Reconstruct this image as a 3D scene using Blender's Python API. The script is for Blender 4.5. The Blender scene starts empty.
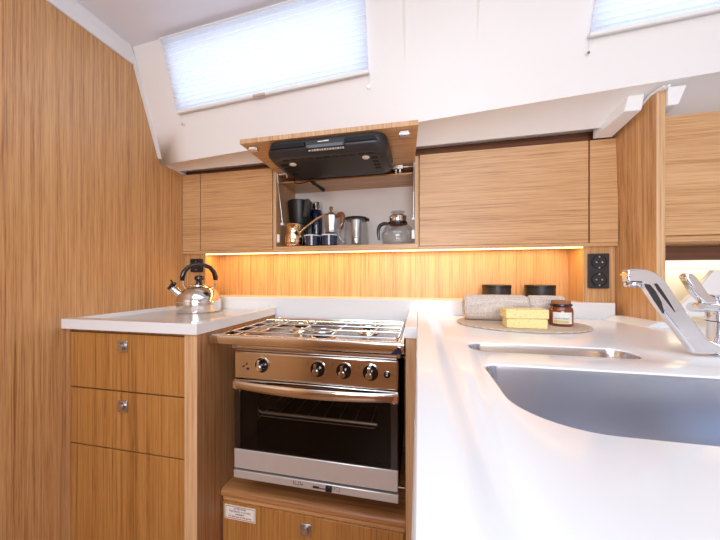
import bpy, bmesh, math, random
from mathutils import Vector, Matrix
random.seed(7)
PI = math.pi
SC = bpy.context.scene
COL = SC.collection
EYE = 1.04            # eye height: coordinates below are measured from the eye level

# ------------------------------------------------------------------ materials
def srgb(r, g, b):
    def f(c):
        c /= 255.0
        return c / 12.92 if c <= 0.04045 else ((c + 0.055) / 1.055) ** 2.4
    return (f(r), f(g), f(b), 1.0)

def newmat(name):
    m = bpy.data.materials.new(name); m.use_nodes = True
    nt = m.node_tree
    return m, nt, nt.nodes['Principled BSDF']

def plain(name, col, rough=0.5, metal=0.0, coat=0.0, spec=0.5, noise=0.0, nscale=60.0, bump=0.0):
    m, nt, b = newmat(name)
    b.inputs['Base Color'].default_value = col
    b.inputs['Roughness'].default_value = rough
    b.inputs['Metallic'].default_value = metal
    b.inputs['Coat Weight'].default_value = coat
    b.inputs['Coat Roughness'].default_value = 0.1
    b.inputs['Specular IOR Level'].default_value = spec
    if noise or bump:
        tc = nt.nodes.new('ShaderNodeTexCoord'); n = nt.nodes.new('ShaderNodeTexNoise')
        n.inputs['Scale'].default_value = nscale; n.inputs['Detail'].default_value = 4
        nt.links.new(tc.outputs['Object'], n.inputs['Vector'])
        if noise:
            r = nt.nodes.new('ShaderNodeValToRGB')
            r.color_ramp.elements[0].position = 0.3; r.color_ramp.elements[1].position = 0.7
            r.color_ramp.elements[0].color = tuple(c * (1 - noise) for c in col[:3]) + (1,)
            r.color_ramp.elements[1].color = tuple(min(1, c * (1 + noise)) for c in col[:3]) + (1,)
            nt.links.new(n.outputs['Fac'], r.inputs['Fac']); nt.links.new(r.outputs['Color'], b.inputs['Base Color'])
        if bump:
            bp = nt.nodes.new('ShaderNodeBump'); bp.inputs['Strength'].default_value = bump; bp.inputs['Distance'].default_value = 0.002
            nt.links.new(n.outputs['Fac'], bp.inputs['Height']); nt.links.new(bp.outputs['Normal'], b.inputs['Normal'])
    return m

def wood(name, dark, mid, light, axis='z', rough=0.38, coat=0.25, coat_rough=0.3, f=1.0):
    """Oak veneer: long fine streaks along the grain axis."""
    m, nt, b = newmat(name)
    N = nt.nodes; L = nt.links
    tc = N.new('ShaderNodeTexCoord')
    def streak(fr, al, det, w=0.6):
        mp = N.new('ShaderNodeMapping')
        s = [fr * f] * 3; s['xyz'.index(axis)] = al
        mp.inputs['Scale'].default_value = s
        n = N.new('ShaderNodeTexNoise'); n.inputs['Scale'].default_value = 1.0
        n.inputs['Detail'].default_value = det; n.inputs['Roughness'].default_value = w
        L.new(tc.outputs['Object'], mp.inputs['Vector']); L.new(mp.outputs['Vector'], n.inputs['Vector'])
        return n
    a = streak(130, 1.0, 5, 0.7); c = streak(480, 7, 3, 0.7); d = streak(22, 0.5, 2)
    mx = N.new('ShaderNodeMix'); mx.data_type = 'FLOAT'; mx.inputs['Factor'].default_value = 0.5
    L.new(a.outputs['Fac'], mx.inputs['A']); L.new(c.outputs['Fac'], mx.inputs['B'])
    mx2 = N.new('ShaderNodeMix'); mx2.data_type = 'FLOAT'; mx2.inputs['Factor'].default_value = 0.12
    L.new(mx.outputs['Result'], mx2.inputs['A']); L.new(d.outputs['Fac'], mx2.inputs['B'])
    r = N.new('ShaderNodeValToRGB'); e = r.color_ramp.elements
    e[0].position = 0.375; e[0].color = dark
    e[1].position = 0.615; e[1].color = light
    k = e.new(0.48); k.color = mid
    L.new(mx2.outputs['Result'], r.inputs['Fac']); L.new(r.outputs['Color'], b.inputs['Base Color'])
    bp = N.new('ShaderNodeBump'); bp.inputs['Strength'].default_value = 0.12; bp.inputs['Distance'].default_value = 0.001
    L.new(c.outputs['Fac'], bp.inputs['Height']); L.new(bp.outputs['Normal'], b.inputs['Normal'])
    b.inputs['Roughness'].default_value = rough
    b.inputs['Coat Weight'].default_value = coat; b.inputs['Coat Roughness'].default_value = coat_rough
    return m

def brushed(name, col, rough=0.25, axis='x', amt=0.12):
    m, nt, b = newmat(name); N = nt.nodes; L = nt.links
    tc = N.new('ShaderNodeTexCoord'); mp = N.new('ShaderNodeMapping')
    s = [900.0] * 3; s['xyz'.index(axis)] = 12.0
    mp.inputs['Scale'].default_value = s
    n = N.new('ShaderNodeTexNoise'); n.inputs['Scale'].default_value = 1.0; n.inputs['Detail'].default_value = 2
    L.new(tc.outputs['Object'], mp.inputs['Vector']); L.new(mp.outputs['Vector'], n.inputs['Vector'])
    mr = N.new('ShaderNodeMapRange'); mr.inputs['To Min'].default_value = rough - amt / 2; mr.inputs['To Max'].default_value = rough + amt
    L.new(n.outputs['Fac'], mr.inputs['Value']); L.new(mr.outputs['Result'], b.inputs['Roughness'])
    bp = N.new('ShaderNodeBump'); bp.inputs['Strength'].default_value = 0.06; bp.inputs['Distance'].default_value = 0.0005
    L.new(n.outputs['Fac'], bp.inputs['Height']); L.new(bp.outputs['Normal'], b.inputs['Normal'])
    b.inputs['Base Color'].default_value = col; b.inputs['Metallic'].default_value = 1.0
    return m

def thin_glass(name, tint, gloss=0.12):
    """Clear thin glass: mostly see-through with a fresnel gloss."""
    m = bpy.data.materials.new(name); m.use_nodes = True; nt = m.node_tree; N = nt.nodes; L = nt.links
    N.clear(); out = N.new('ShaderNodeOutputMaterial')
    tr = N.new('ShaderNodeBsdfTransparent'); tr.inputs['Color'].default_value = tint
    gl = N.new('ShaderNodeBsdfGlossy'); gl.inputs['Roughness'].default_value = 0.03
    fr = N.new('ShaderNodeLayerWeight'); fr.inputs['Blend'].default_value = 0.35
    mr = N.new('ShaderNodeMapRange'); mr.inputs['To Min'].default_value = gloss * 0.5; mr.inputs['To Max'].default_value = min(1, gloss * 5)
    L.new(fr.outputs['Facing'], mr.inputs['Value'])
    mx = N.new('ShaderNodeMixShader'); L.new(mr.outputs['Result'], mx.inputs['Fac'])
    L.new(tr.outputs[0], mx.inputs[1]); L.new(gl.outputs[0], mx.inputs[2]); L.new(mx.outputs[0], out.inputs['Surface'])
    return m

def emit(name, col, s):
    m, nt, b = newmat(name)
    b.inputs['Base Color'].default_value = col
    b.inputs['Emission Color'].default_value = col; b.inputs['Emission Strength'].default_value = s
    return m

def blindmat():
    m = bpy.data.materials.new('pleated_fabric'); m.use_nodes = True; nt = m.node_tree; N = nt.nodes; L = nt.links
    N.clear(); out = N.new('ShaderNodeOutputMaterial')
    tr = N.new('ShaderNodeBsdfTranslucent'); tr.inputs['Color'].default_value = (0.84, 0.90, 1.0, 1)
    df = N.new('ShaderNodeBsdfDiffuse'); df.inputs['Color'].default_value = (0.86, 0.87, 0.9, 1)
    mx = N.new('ShaderNodeMixShader'); mx.inputs['Fac'].default_value = 0.45
    L.new(tr.outputs[0], mx.inputs[1]); L.new(df.outputs[0], mx.inputs[2]); L.new(mx.outputs[0], out.inputs['Surface'])
    return m

def towelmat(name, a, bcol, sc=(230, 230, 230)):
    m, nt, b = newmat(name); N = nt.nodes; L = nt.links
    tc = N.new('ShaderNodeTexCoord'); mp = N.new('ShaderNodeMapping'); mp.inputs['Scale'].default_value = sc
    v = N.new('ShaderNodeTexVoronoi'); v.inputs['Scale'].default_value = 1.0; v.inputs['Randomness'].default_value = 0.35
    L.new(tc.outputs['Object'], mp.inputs['Vector']); L.new(mp.outputs['Vector'], v.inputs['Vector'])
    r = N.new('ShaderNodeValToRGB'); r.color_ramp.elements[0].color = bcol; r.color_ramp.elements[1].color = a
    r.color_ramp.elements[0].position = 0.1; r.color_ramp.elements[1].position = 0.6
    L.new(v.outputs['Distance'], r.inputs['Fac']); L.new(r.outputs['Color'], b.inputs['Base Color'])
    bp = N.new('ShaderNodeBump'); bp.inputs['Strength'].default_value = 0.8; bp.inputs['Distance'].default_value = 0.002
    L.new(v.outputs['Distance'], bp.inputs['Height']); L.new(bp.outputs['Normal'], b.inputs['Normal'])
    b.inputs['Roughness'].default_value = 0.95; b.inputs['Specular IOR Level'].default_value = 0.1
    return m

def spongemat():
    m, nt, b = newmat('sponge_foam'); N = nt.nodes; L = nt.links
    tc = N.new('ShaderNodeTexCoord'); v = N.new('ShaderNodeTexVoronoi'); v.inputs['Scale'].default_value = 150
    L.new(tc.outputs['Object'], v.inputs['Vector'])
    r = N.new('ShaderNodeValToRGB'); e = r.color_ramp.elements
    e[0].position = 0.12; e[0].color = srgb(206, 168, 100); e[1].position = 0.24; e[1].color = srgb(242, 222, 158)
    L.new(v.outputs['Distance'], r.inputs['Fac']); L.new(r.outputs['Color'], b.inputs['Base Color'])
    bp = N.new('ShaderNodeBump'); bp.inputs['Strength'].default_value = 0.7; bp.inputs['Distance'].default_value = 0.002
    L.new(v.outputs['Distance'], bp.inputs['Height']); L.new(bp.outputs['Normal'], b.inputs['Normal'])
    b.inputs['Roughness'].default_value = 0.9
    return m

def jutemat():
    m, nt, b = newmat('jute_weave'); N = nt.nodes; L = nt.links
    tc = N.new('ShaderNodeTexCoord'); w = N.new('ShaderNodeTexWave'); w.wave_type = 'RINGS'; w.rings_direction = 'Z'
    w.inputs['Scale'].default_value = 60; w.inputs['Distortion'].default_value = 1.5; w.inputs['Detail Scale'].default_value = 8
    L.new(tc.outputs['Object'], w.inputs['Vector'])
    r = N.new('ShaderNodeValToRGB'); r.color_ramp.elements[0].color = srgb(206, 180, 156); r.color_ramp.elements[1].color = srgb(236, 218, 196)
    L.new(w.outputs['Fac'], r.inputs['Fac']); L.new(r.outputs['Color'], b.inputs['Base Color'])
    bp = N.new('ShaderNodeBump'); bp.inputs['Strength'].default_value = 0.8; bp.inputs['Distance'].default_value = 0.003
    L.new(w.outputs['Fac'], bp.inputs['Height']); L.new(bp.outputs['Normal'], b.inputs['Normal'])
    b.inputs['Roughness'].default_value = 0.9
    return m

OD, OM, OL = srgb(146, 94, 50), srgb(198, 146, 94), srgb(220, 174, 122)
M = dict(
    oak_v=wood('oak_vertical', OD, OM, OL, 'z', rough=0.42, coat=0.6, coat_rough=0.36),
    oak_front=wood('oak_drawer_front', srgb(118, 70, 28), srgb(172, 116, 58), srgb(192, 138, 76), 'z', rough=0.42, coat=0.12),
    oak_dark=wood('oak_alcove', srgb(122, 74, 38), srgb(172, 118, 74), srgb(196, 146, 100), 'z', rough=0.42, coat=0.1),
    oak_h=wood('oak_horizontal', srgb(152, 102, 60), srgb(200, 150, 102), srgb(218, 174, 126), 'x', rough=0.4, coat=0.25),
    oak_ledge=wood('oak_ledge', srgb(112, 66, 32), srgb(164, 108, 62), srgb(188, 134, 86), 'x', rough=0.45, coat=0.1),
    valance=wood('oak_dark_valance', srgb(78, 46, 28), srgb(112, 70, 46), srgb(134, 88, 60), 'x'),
    oak_y=wood('oak_along_depth', OD, OM, OL, 'y'),
    oak_edge=wood('oak_solid_edge', srgb(170, 124, 84), srgb(206, 162, 118), srgb(226, 188, 148), 'z', rough=0.5, coat=0.0, f=1.4),
    white_solid=plain('white_worktop', srgb(232, 232, 235), 0.22, coat=0.35),
    hull=plain('white_liner', srgb(240, 237, 236), 0.42, bump=0.05, nscale=9),
    ceil=plain('ceiling_liner', srgb(236, 239, 250), 0.5, noise=0.01, nscale=5),
    white_in=plain('white_cabinet_lining', srgb(228, 220, 216), 0.5, noise=0.02, nscale=8),
    white_pl=plain('white_plastic', srgb(240, 240, 240), 0.4),
    cream=plain('cream_panel', srgb(240, 232, 214), 0.5, noise=0.02, nscale=6),
    steel=brushed('brushed_steel', (0.62, 0.62, 0.63, 1), 0.24, 'x'),
    sink=plain('sink_steel', (0.66, 0.71, 0.80, 1), 0.21, 1.0, noise=0.02, nscale=6),
    steel_soft=plain('satin_steel_panel', (0.66, 0.63, 0.62, 1), 0.30, 0.55, noise=0.02, nscale=30),
    chrome=plain('chrome', (0.80, 0.80, 0.82, 1), 0.05, 1.0, noise=0.01),
    polished=plain('polished_steel', (0.72, 0.68, 0.64, 1), 0.11, 1.0, noise=0.02, nscale=20),
    hobm=plain('hob_steel', (0.50, 0.45, 0.41, 1), 0.22, 1.0, noise=0.03, nscale=30),
    pull=plain('taupe_plastic', srgb(206, 184, 174), 0.45, noise=0.02),
    copper=plain('polished_brass', (0.80, 0.56, 0.33, 1), 0.12, 1.0, noise=0.05, nscale=90, bump=0.15),
    black=plain('black_plastic', srgb(16, 15, 17), 0.38, noise=0.1, nscale=80),
    blackg=plain('black_gloss', srgb(14, 13, 15), 0.08, coat=0.5, noise=0.02),
    anthracite=plain('anthracite_plastic', srgb(42, 40, 43), 0.36, noise=0.06, nscale=70, bump=0.05),
    brown_grey=plain('dark_bronze_metal', srgb(46, 38, 33), 0.45, noise=0.05, nscale=40),
    slot=plain('vent_slot_black', srgb(6, 6, 7), 0.7, noise=0.02),
    navy=plain('navy_enamel', srgb(24, 34, 62), 0.12, coat=0.6, noise=0.05),
    alu=plain('cast_aluminium', (0.62, 0.62, 0.64, 1), 0.3, 1.0, noise=0.04, nscale=50),
    walnut=wood('walnut_handle', srgb(90, 52, 24), srgb(140, 88, 46), srgb(166, 110, 62), 'z', coat=0.1),
    cork=plain('cork_lid', srgb(160, 106, 72), 0.8, noise=0.18, nscale=160, bump=0.3),
    amber=plain('amber_glass', srgb(128, 52, 14), 0.06, coat=0.7, noise=0.08, nscale=20),
    label=plain('paper_label', srgb(232, 230, 222), 0.7, noise=0.02),
    gold_lbl=plain('label_tint', srgb(206, 190, 130), 0.7, noise=0.05),
    ink=plain('printed_ink', srgb(40, 34, 40), 0.7),
    red_ink=plain('red_ink', srgb(176, 40, 56), 0.7),
    white_ink=plain('white_ink', srgb(225, 222, 218), 0.6),
    glass=thin_glass('clear_glass', (0.93, 0.95, 0.96, 1), 0.14),
    oven_glass=thin_glass('smoked_oven_glass', (0.55, 0.53, 0.53, 1), 0.018),
    pane=thin_glass('window_glass', (0.97, 0.98, 1, 1), 0.06),
    enamel=plain('oven_cavity_enamel', srgb(16, 15, 15), 0.6, noise=0.1),
    brassw=plain('warm_wire', (0.92, 0.78, 0.60, 1), 0.35, 0.6, noise=0.03),
    led=emit('led_strip_glow', (1.0, 0.62, 0.22, 1), 9.0),
    led2=emit('cream_strip_glow', (1.0, 0.86, 0.62, 1), 1.1),
    blind=blindmat(),
    towel=towelmat('waffle_cotton', srgb(226, 214, 204), srgb(176, 160, 150)),
    sponge=spongemat(), jute=jutemat(),
    floor=wood('floor_planks', srgb(110, 70, 40), srgb(150, 100, 60), srgb(175, 125, 82), 'y'),
    rubber=plain('black_rubber', srgb(18, 18, 18), 0.7, noise=0.05),
)

# ------------------------------------------------------------------ objects
ORIG = {}
def thing(name, label, cat, loc=(0, 0, 0), rotz=0.0, group=None):
    o = bpy.data.objects.new(name, None); COL.objects.link(o)
    o.empty_display_size = 0.05
    o.location = loc; o.rotation_euler = (0, 0, rotz)
    o['label'] = label; o['category'] = cat
    if group: o['group'] = group
    return o

def tag(o, label, cat, group=None):
    o['label'] = label; o['category'] = cat
    if group: o['group'] = group
    return o

def worldloc(p):
    v = Vector((0, 0, 0))
    while p is not None:
        v += p.location; p = p.parent
    return v

def obj(name, bm, mat, parent=None, local=False, smooth=False, bevel=0.0, loc=None, kind=None, label=None, segs=2):
    """Link bm as one mesh. Coordinates are eye-level world ones unless local (then relative to the parent)."""
    me = bpy.data.meshes.new(name)
    off = Vector((0, 0, 0))
    if not local:
        if parent is not None: off = worldloc(parent)
        elif loc is not None: off = Vector(loc)
    bmesh.ops.translate(bm, verts=bm.verts, vec=-off)
    bmesh.ops.recalc_face_normals(bm, faces=bm.faces)
    bm.to_mesh(me); bm.free()
    for i, m in enumerate(mat if isinstance(mat, (list, tuple)) else [mat]): me.materials.append(m)
    o = bpy.data.objects.new(name, me); COL.objects.link(o)
    if parent is not None: o.parent = parent
    elif loc is not None: o.location = loc
    if smooth:
        me.shade_smooth()
        try: me.set_sharp_from_angle(angle=math.radians(22 if name == 'wall_hull_side' else 40))
        except Exception: pass
    if bevel:
        md = o.modifiers.new('edge', 'BEVEL'); md.width = bevel; md.segments = segs
        md.limit_method = 'ANGLE'; md.angle_limit = math.radians(40)
        if segs > 1:
            me.shade_smooth()
            try: me.set_sharp_from_angle(angle=math.radians(75))
            except Exception: pass
    if kind: o['kind'] = kind
    if label: o['label'] = label
    return o

def struct(name, bm, mat, parent=None, **k):
    return obj(name, bm, mat, parent, kind='structure', **k)

def B(): return bmesh.new()

def box(bm, x0, x1, y0, y1, z0, z1, mi=0):
    vs = [bm.verts.new(p) for p in ((x0, y0, z0), (x1, y0, z0), (x1, y1, z0), (x0, y1, z0), (x0, y0, z1), (x1, y0, z1), (x1, y1, z1), (x0, y1, z1))]
    for f in ((3, 2, 1, 0), (4, 5, 6, 7), (0, 1, 5, 4), (1, 2, 6, 5), (2, 3, 7, 6), (3, 0, 4, 7)):
        fc = bm.faces.new([vs[i] for i in f]); fc.material_index = mi
    return bm

def hexa(bm, lo, hi):
    """Solid between two matching loops of points."""
    a = [bm.verts.new(p) for p in lo]; b = [bm.verts.new(p) for p in hi]; n = len(a)
    bm.faces.new(a[::-1]); bm.faces.new(b)
    for i in range(n): bm.faces.new((a[i], a[(i + 1) % n], b[(i + 1) % n], b[i]))
    return bm

def prism(bm, poly, axis, a, b):
    """poly: 2D points; axis x -> (y,z), y -> (x,z), z -> (x,y)."""
    def P(p, t):
        return {'x': (t, p[0], p[1]), 'y': (p[0], t, p[1]), 'z': (p[0], p[1], t)}[axis]
    return hexa(bm, [P(p, a) for p in poly], [P(p, b) for p in poly])

def lathe(bm, prof, c=(0, 0, 0), axis='z', seg=40, mat=None):
    """prof: list of (radius, height)."""
    c = Vector(c); rings = []
    def P(r, h, t):
        x, y = r * math.cos(t), r * math.sin(t)
        v = {'z': Vector((x, y, h)), 'y': Vector((x, h, y)), 'x': Vector((h, x, y))}[axis]
        if mat: v = mat @ v
        return v + c
    for r, h in prof:
        if r < 1e-6: rings.append([bm.verts.new(P(0, h, 0))])
        else: rings.append([bm.verts.new(P(r, h, 2 * PI * i / seg)) for i in range(seg)])
    for a, b in zip(rings, rings[1:]):
        if len(a) == 1 and len(b) == 1: continue
        for i in range(seg):
            j = (i + 1) % seg
            if len(a) == 1: bm.faces.new((a[0], b[i], b[j]))
            elif len(b) == 1: bm.faces.new((a[i], a[j], b[0]))
            else: bm.faces.new((a[i], a[j], b[j], b[i]))
    return bm

def cyl(bm, c, r, h, axis='z', seg=32):
    return lathe(bm, [(0, 0), (r, 0), (r, h), (0, h)], c, axis, seg)

def tube(bm, pts, r, seg=10, closed=False):
    pts = [Vector(p) for p in pts]; n = len(pts); rings = []; up = None
    rr = r if isinstance(r, (list, tuple)) else [r] * n
    for i, p in enumerate(pts):
        if closed: d = (pts[(i + 1) % n] - pts[i - 1]).normalized()
        else: d = (pts[min(i + 1, n - 1)] - pts[max(i - 1, 0)]).normalized()
        if up is None: up = Vector((0, 0, 1)) if abs(d.z) < 0.9 else Vector((0, 1, 0))
        u = d.cross(up)
        if u.length < 1e-4: u = d.orthogonal()
        u.normalize(); w = u.cross(d).normalized(); up = w
        rings.append([bm.verts.new(p + (u * math.cos(2 * PI * k / seg) + w * math.sin(2 * PI * k / seg)) * rr[i]) for k in range(seg)])
    m = n if closed else n - 1
    for i in range(m):
        a, b = rings[i], rings[(i + 1) % n]
        for k in range(seg): bm.faces.new((a[k], a[(k + 1) % seg], b[(k + 1) % seg], b[k]))
    if not closed:
        bm.faces.new(rings[0][::-1]); bm.faces.new(rings[-1])
    return bm

def rrect(x0, x1, y0, y1, r, seg=6):
    """Rounded rectangle; r = one radius or (lower-left, lower-right, upper-right, upper-left)."""
    if not isinstance(r, (list, tuple)): r = (r,) * 4
    out = []
    for (cx, cy, a0, q) in ((x0 + r[0], y0 + r[0], PI, r[0]), (x1 - r[1], y0 + r[1], 1.5 * PI, r[1]), (x1 - r[2], y1 - r[2], 0, r[2]), (x0 + r[3], y1 - r[3], 0.5 * PI, r[3])):
        for k in range(seg + 1):
            a = a0 + 0.5 * PI * k / seg
            out.append((cx + q * math.cos(a), cy + q * math.sin(a)))
    return out

def loft(bm, loops, cap0=True, cap1=True):
    R = [[bm.verts.new(p) for p in l] for l in loops]
    for a, b in zip(R, R[1:]):
        n = len(a)
        for i in range(n): bm.faces.new((a[i], a[(i + 1) % n], b[(i + 1) % n], b[i]))
    if cap0: bm.faces.new(R[0][::-1])
    if cap1: bm.faces.new(R[-1])
    return bm

def strip(bm, rows):
    R = [[bm.verts.new(p) for p in r] for r in rows]
    for a, b in zip(R, R[1:]):
        for i in range(len(a) - 1): bm.faces.new((a[i], a[i + 1], b[i + 1], b[i]))
    return bm

def bez(p0, p1, p2, p3, n=12):
    out = []
    for i in range(n + 1):
        t = i / n
        out.append(tuple((1 - t) ** 3 * a + 3 * (1 - t) ** 2 * t * b + 3 * (1 - t) * t * t * c + t ** 3 * d for a, b, c, d in zip(p0, p1, p2, p3)))
    return out

def text(name, s, size, mat, parent, loc, rot=(PI / 2, 0, 0), align='CENTER', sx=1.0):
    cu = bpy.data.curves.new(name, 'FONT'); cu.body = s; cu.size = size; cu.align_x = align; cu.align_y = 'CENTER'
    cu.extrude = 0.0002; cu.materials.append(mat)
    o = bpy.data.objects.new(name, cu); COL.objects.link(o)
    me = bpy.data.meshes.new_from_object(o.evaluated_get(bpy.context.evaluated_depsgraph_get()))
    bpy.data.objects.remove(o)
    o = bpy.data.objects.new(name, me); COL.objects.link(o); o.parent = parent
    o.location = Vector(loc) - worldloc(parent); o.rotation_euler = rot; o.scale = (sx, 1, 1)
    return o

# ------------------------------------------------------------------ setting
XL = -1.078
O0 = Vector((-1.067, 1.0, 0.478)); E1 = Vector((1, -0.02, 0.0475)); E2 = Vector((0, -0.130, 0.397)).normalized()
NH = E1.cross(E2).normalized()          # points out of the cabin
if NH.y < 0: NH = -NH
def H(x, t, off=0.0):                   # a point on the sloping liner, off > 0 towards the cabin
    return O0 + E1 * (x - O0.x) + E2 * t - NH * off
TTOP = 0.4177
def ceil_z(x): return 0.875 + 0.0475 * (x + 1.067)

# left wall
bm = B(); box(bm, XL - 0.03, XL, -1.5, 1.4, -EYE, 0.95)
struct('wall_left', bm, M['oak_v'])
# floor
bm = B(); box(bm, -1.15, 1.75, -1.6, 1.45, -EYE - 0.03, -EYE)
struct('floor', bm, M['floor'])
# ceiling
def ceiling_piece(bm, x0, x1, y0, y1):
    lo = [(x0, y0, ceil_z(x0)), (x1, y0, ceil_z(x1)), (x1, y1, ceil_z(x1)), (x0, y1, ceil_z(x0))]
    hexa(bm, lo, [(p[0], p[1], p[2] + 0.04) for p in lo])
yt = 0.90
bm = B()
HX0, HX1, HY0, HY1 = -0.85, 0.85, -1.0, 0.20      # the deck hatch over the galley
ceiling_piece(bm, XL, HX0, -1.5, yt); ceiling_piece(bm, HX1, 1.7, -1.5, yt)
ceiling_piece(bm, HX0, HX1, HY1, yt); ceiling_piece(bm, HX0, HX1, -1.5, HY0)
struct('ceiling', bm, M['ceil'])
# sloping liner with two window openings
win = [(-0.914, -0.171, 0.176, 0.402), (0.484, 1.22, 0.152, 0.402)]
xs = [XL, -0.914, -0.171, 0.484, 1.22, 1.7]; ts = [0.0, 0.152, 0.176, 0.402, TTOP + 0.008]
bm = B()
def in_win(xa, xb, ta, tb):
    for (x0, x1, t0, t1) in win:
        if xa >= x0 - 1e-6 and xb <= x1 + 1e-6 and ta >= t0 - 1e-6 and tb <= t1 + 1e-6: return True
    return False
for i in range(len(xs) - 1):
    for j in range(len(ts) - 1):
        if not in_win(xs[i], xs[i + 1], ts[j], ts[j + 1]):
            bm.faces.new([bm.verts.new(H(x, t)) for x, t in ((xs[i], ts[j]), (xs[i + 1], ts[j]), (xs[i + 1], ts[j + 1]), (xs[i], ts[j + 1]))])
for (x0, x1, t0, t1) in win:            # reveals
    c = [(x0, t0), (x1, t0), (x1, t1), (x0, t1)]
    for k in range(4):
        a, b = c[k], c[(k + 1) % 4]
        bm.faces.new([bm.verts.new(p) for p in (H(*a), H(*b), H(b[0], b[1], -0.05), H(a[0], a[1], -0.05))])
# the undercut below the crease, back to the cupboard tops, with a rounded nose
prof = []
n = 14
for i in range(n + 1):
    x = XL + (1.7 - XL) * i / n
    c = H(x, 0)
    zz1 = 0.4800 + 0.0110 * (x + 1.067)
    pts = [tuple(c)]
    for k in range(1, 9):
        u = k / 8.0
        y = c.y + (1.082 - c.y) * u; z = c.z * (1 - u) + zz1 * u + 0.009 * math.sin(PI * u) ** 0.8
        pts.append((x, y, z))
    pts += [(x, 1.092, zz1 + 0.003), (x, 1.098, zz1 + 0.012), (x, 1.125, zz1 + 0.016), (x, 1.36, zz1 + 0.016)]
    prof.append(pts)
strip(bm, prof)
bmesh.ops.remove_doubles(bm, verts=bm.verts, dist=1e-5)
hull = struct('wall_hull_side', bm, M['hull'], smooth=True)
bm = B(); box(bm, XL, 1.7, 1.140, 1.155, 0.4740, 0.53)
struct('gap_shade_strip', bm, M['valance'])  # dark strip that paints the brown shade in the gap above the cupboards
# two slender raised seams on the liner
bm = B()
for sx, tb in ((-0.043, 0.172), (0.175, 0.185)):
    tube(bm, [H(sx, tb, -0.001), H(sx, 0.28, -0.001), H(sx + 0.002, TTOP, -0.001)], [0.001, 0.0045, 0.005], 8)
struct('trim_2', bm, M['hull'], smooth=True)

# windows: frame + pane, built in the openings
for k, (x0, x1, t0, t1) in enumerate(win):
    bm = B()
    for (a, b, c, d) in ((x0, x1, t0, t0 + 0.012), (x0, x1, t1 - 0.012, t1), (x0, x0 + 0.012, t0, t1), (x1 - 0.012, x1, t0, t1)):
        hexa(bm, [H(a, c, -0.035), H(b, c, -0.035), H(b, d, -0.035), H(a, d, -0.035)], [H(a, c, -0.05), H(b, c, -0.05), H(b, d, -0.05), H(a, d, -0.05)])
    w = struct('window_%d' % (k + 1), bm, M['white_pl'])
    bm = B()
    hexa(bm, [H(x0 + .01, t0 + .01, -0.041), H(x1 - .01, t0 + .01, -0.041), H(x1 - .01, t1 - .01, -0.041), H(x0 + .01, t1 - .01, -0.041)],
         [H(x0 + .01, t0 + .01, -0.045), H(x1 - .01, t0 + .01, -0.045), H(x1 - .01, t1 - .01, -0.045), H(x0 + .01, t1 - .01, -0.045)])
    obj('window_pane', bm, M['pane'], w)

# white moulding that follows the top of the left wall
bm = B()
path = [(-1.5, 0.8165), (0.891, 0.8165), (1.012, 0.4845), (1.13, 0.4765)]          # (y, z) of its lower edge on the wall
innr = [(-1.5, 0.872), (0.866, 0.872), (0.992, 0.500), (1.12, 0.500)]
for k in range(3):
    p, q, r_, s_ = path[k], path[k + 1], innr[k], innr[k + 1]
    def sec(pp, ii):
        f = lambda a: (pp[0] * (1 - a) + ii[0] * a, pp[1] * (1 - a) + ii[1] * a)
        return [(XL - 0.001, *f(0)), (XL + 0.006, *f(0)), (XL + 0.010, *f(.12)), (XL + 0.010, *f(.45)), (XL + 0.016, *f(.60)), (XL + 0.016, *f(1.1)), (XL - 0.001, *f(1.15))]
    loft(bm, [sec(p, r_), sec(q, s_)])
struct('trim_1', bm, M['white_solid'], bevel=0.002)

# back wall of the galley: plain posts with a recessed lit niche between them
bm = B()
box(bm, XL, -0.967, 1.13, 1.16, -0.30, 0.112)      # left post
box(bm, 0.569, 0.665, 1.13, 1.16, -0.30, 0.112)    # right post
box(bm, -0.985, -0.967, 1.16, 1.233, -0.30, 0.112)
box(bm, 0.569, 0.587, 1.16, 1.233, -0.30, 0.112)
box(bm, -0.985, 0.587, 1.233, 1.26, -0.30, 0.112)  # niche back
box(bm, XL, 1.7, 1.36, 1.39, -EYE, 0.6)           # hull behind everything
struct('wall_back', bm, M['oak_v'])
bm = B(); box(bm, 1.70, 1.73, -1.5, 1.4, -EYE, 1.0)
struct('wall_right', bm, M['white_in'])
bm = B()
box(bm, XL, -0.55, -1.53, -1.5, -0.2, 1.0); box(bm, 0.75, 1.7, -1.53, -1.5, -0.2, 1.0)
box(bm, -0.55, 0.75, -1.53, -1.5, 0.62, 1.0)      # saloon opening behind the viewer
struct('wall_front', bm, M['white_in'])
bm = B(); box(bm, XL, 1.7, -1.53, -1.5, -EYE, -0.2)
struct('trim_5', bm, M['oak_v'])
# the partition that closes the galley on the right, shaped to the liner
tp = [(0.9758, 0.539), (0.9976, 0.541), (1.0206, 0.530), (1.0449, 0.517), (1.0885, 0.510), (1.16, 0.502), (1.24, 0.502)]
yf = 0.985
def px(y): return 0.682 - 0.0270 / 0.125 * (y - 0.985) if y < 1.11 else 0.655
bm = B()
prf = [(yf, -0.1435)] + [(max(yf, y), z) for y, z in tp] + [(1.24, -0.1435)]
loft(bm, [[(px(y), y, z) for y, z in prf], [(px(y) + 0.022, y, z) for y, z in prf]])
part = struct('wall_partition', bm, M['oak_v'])
bm = B(); loft(bm, [[(px(yf), yf - 0.003, -0.1435), (px(yf) + 0.022, yf - 0.003, -0.1435), (px(yf) + 0.022, yf, -0.1435), (px(yf), yf, -0.1435)],
                    [(px(yf), yf - 0.003, 0.541), (px(yf) + 0.022, yf - 0.003, 0.541), (px(yf) + 0.022, yf, 0.541), (px(yf), yf, 0.541)]])
struct('edge_trim', bm, M['oak_edge'], part)
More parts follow.
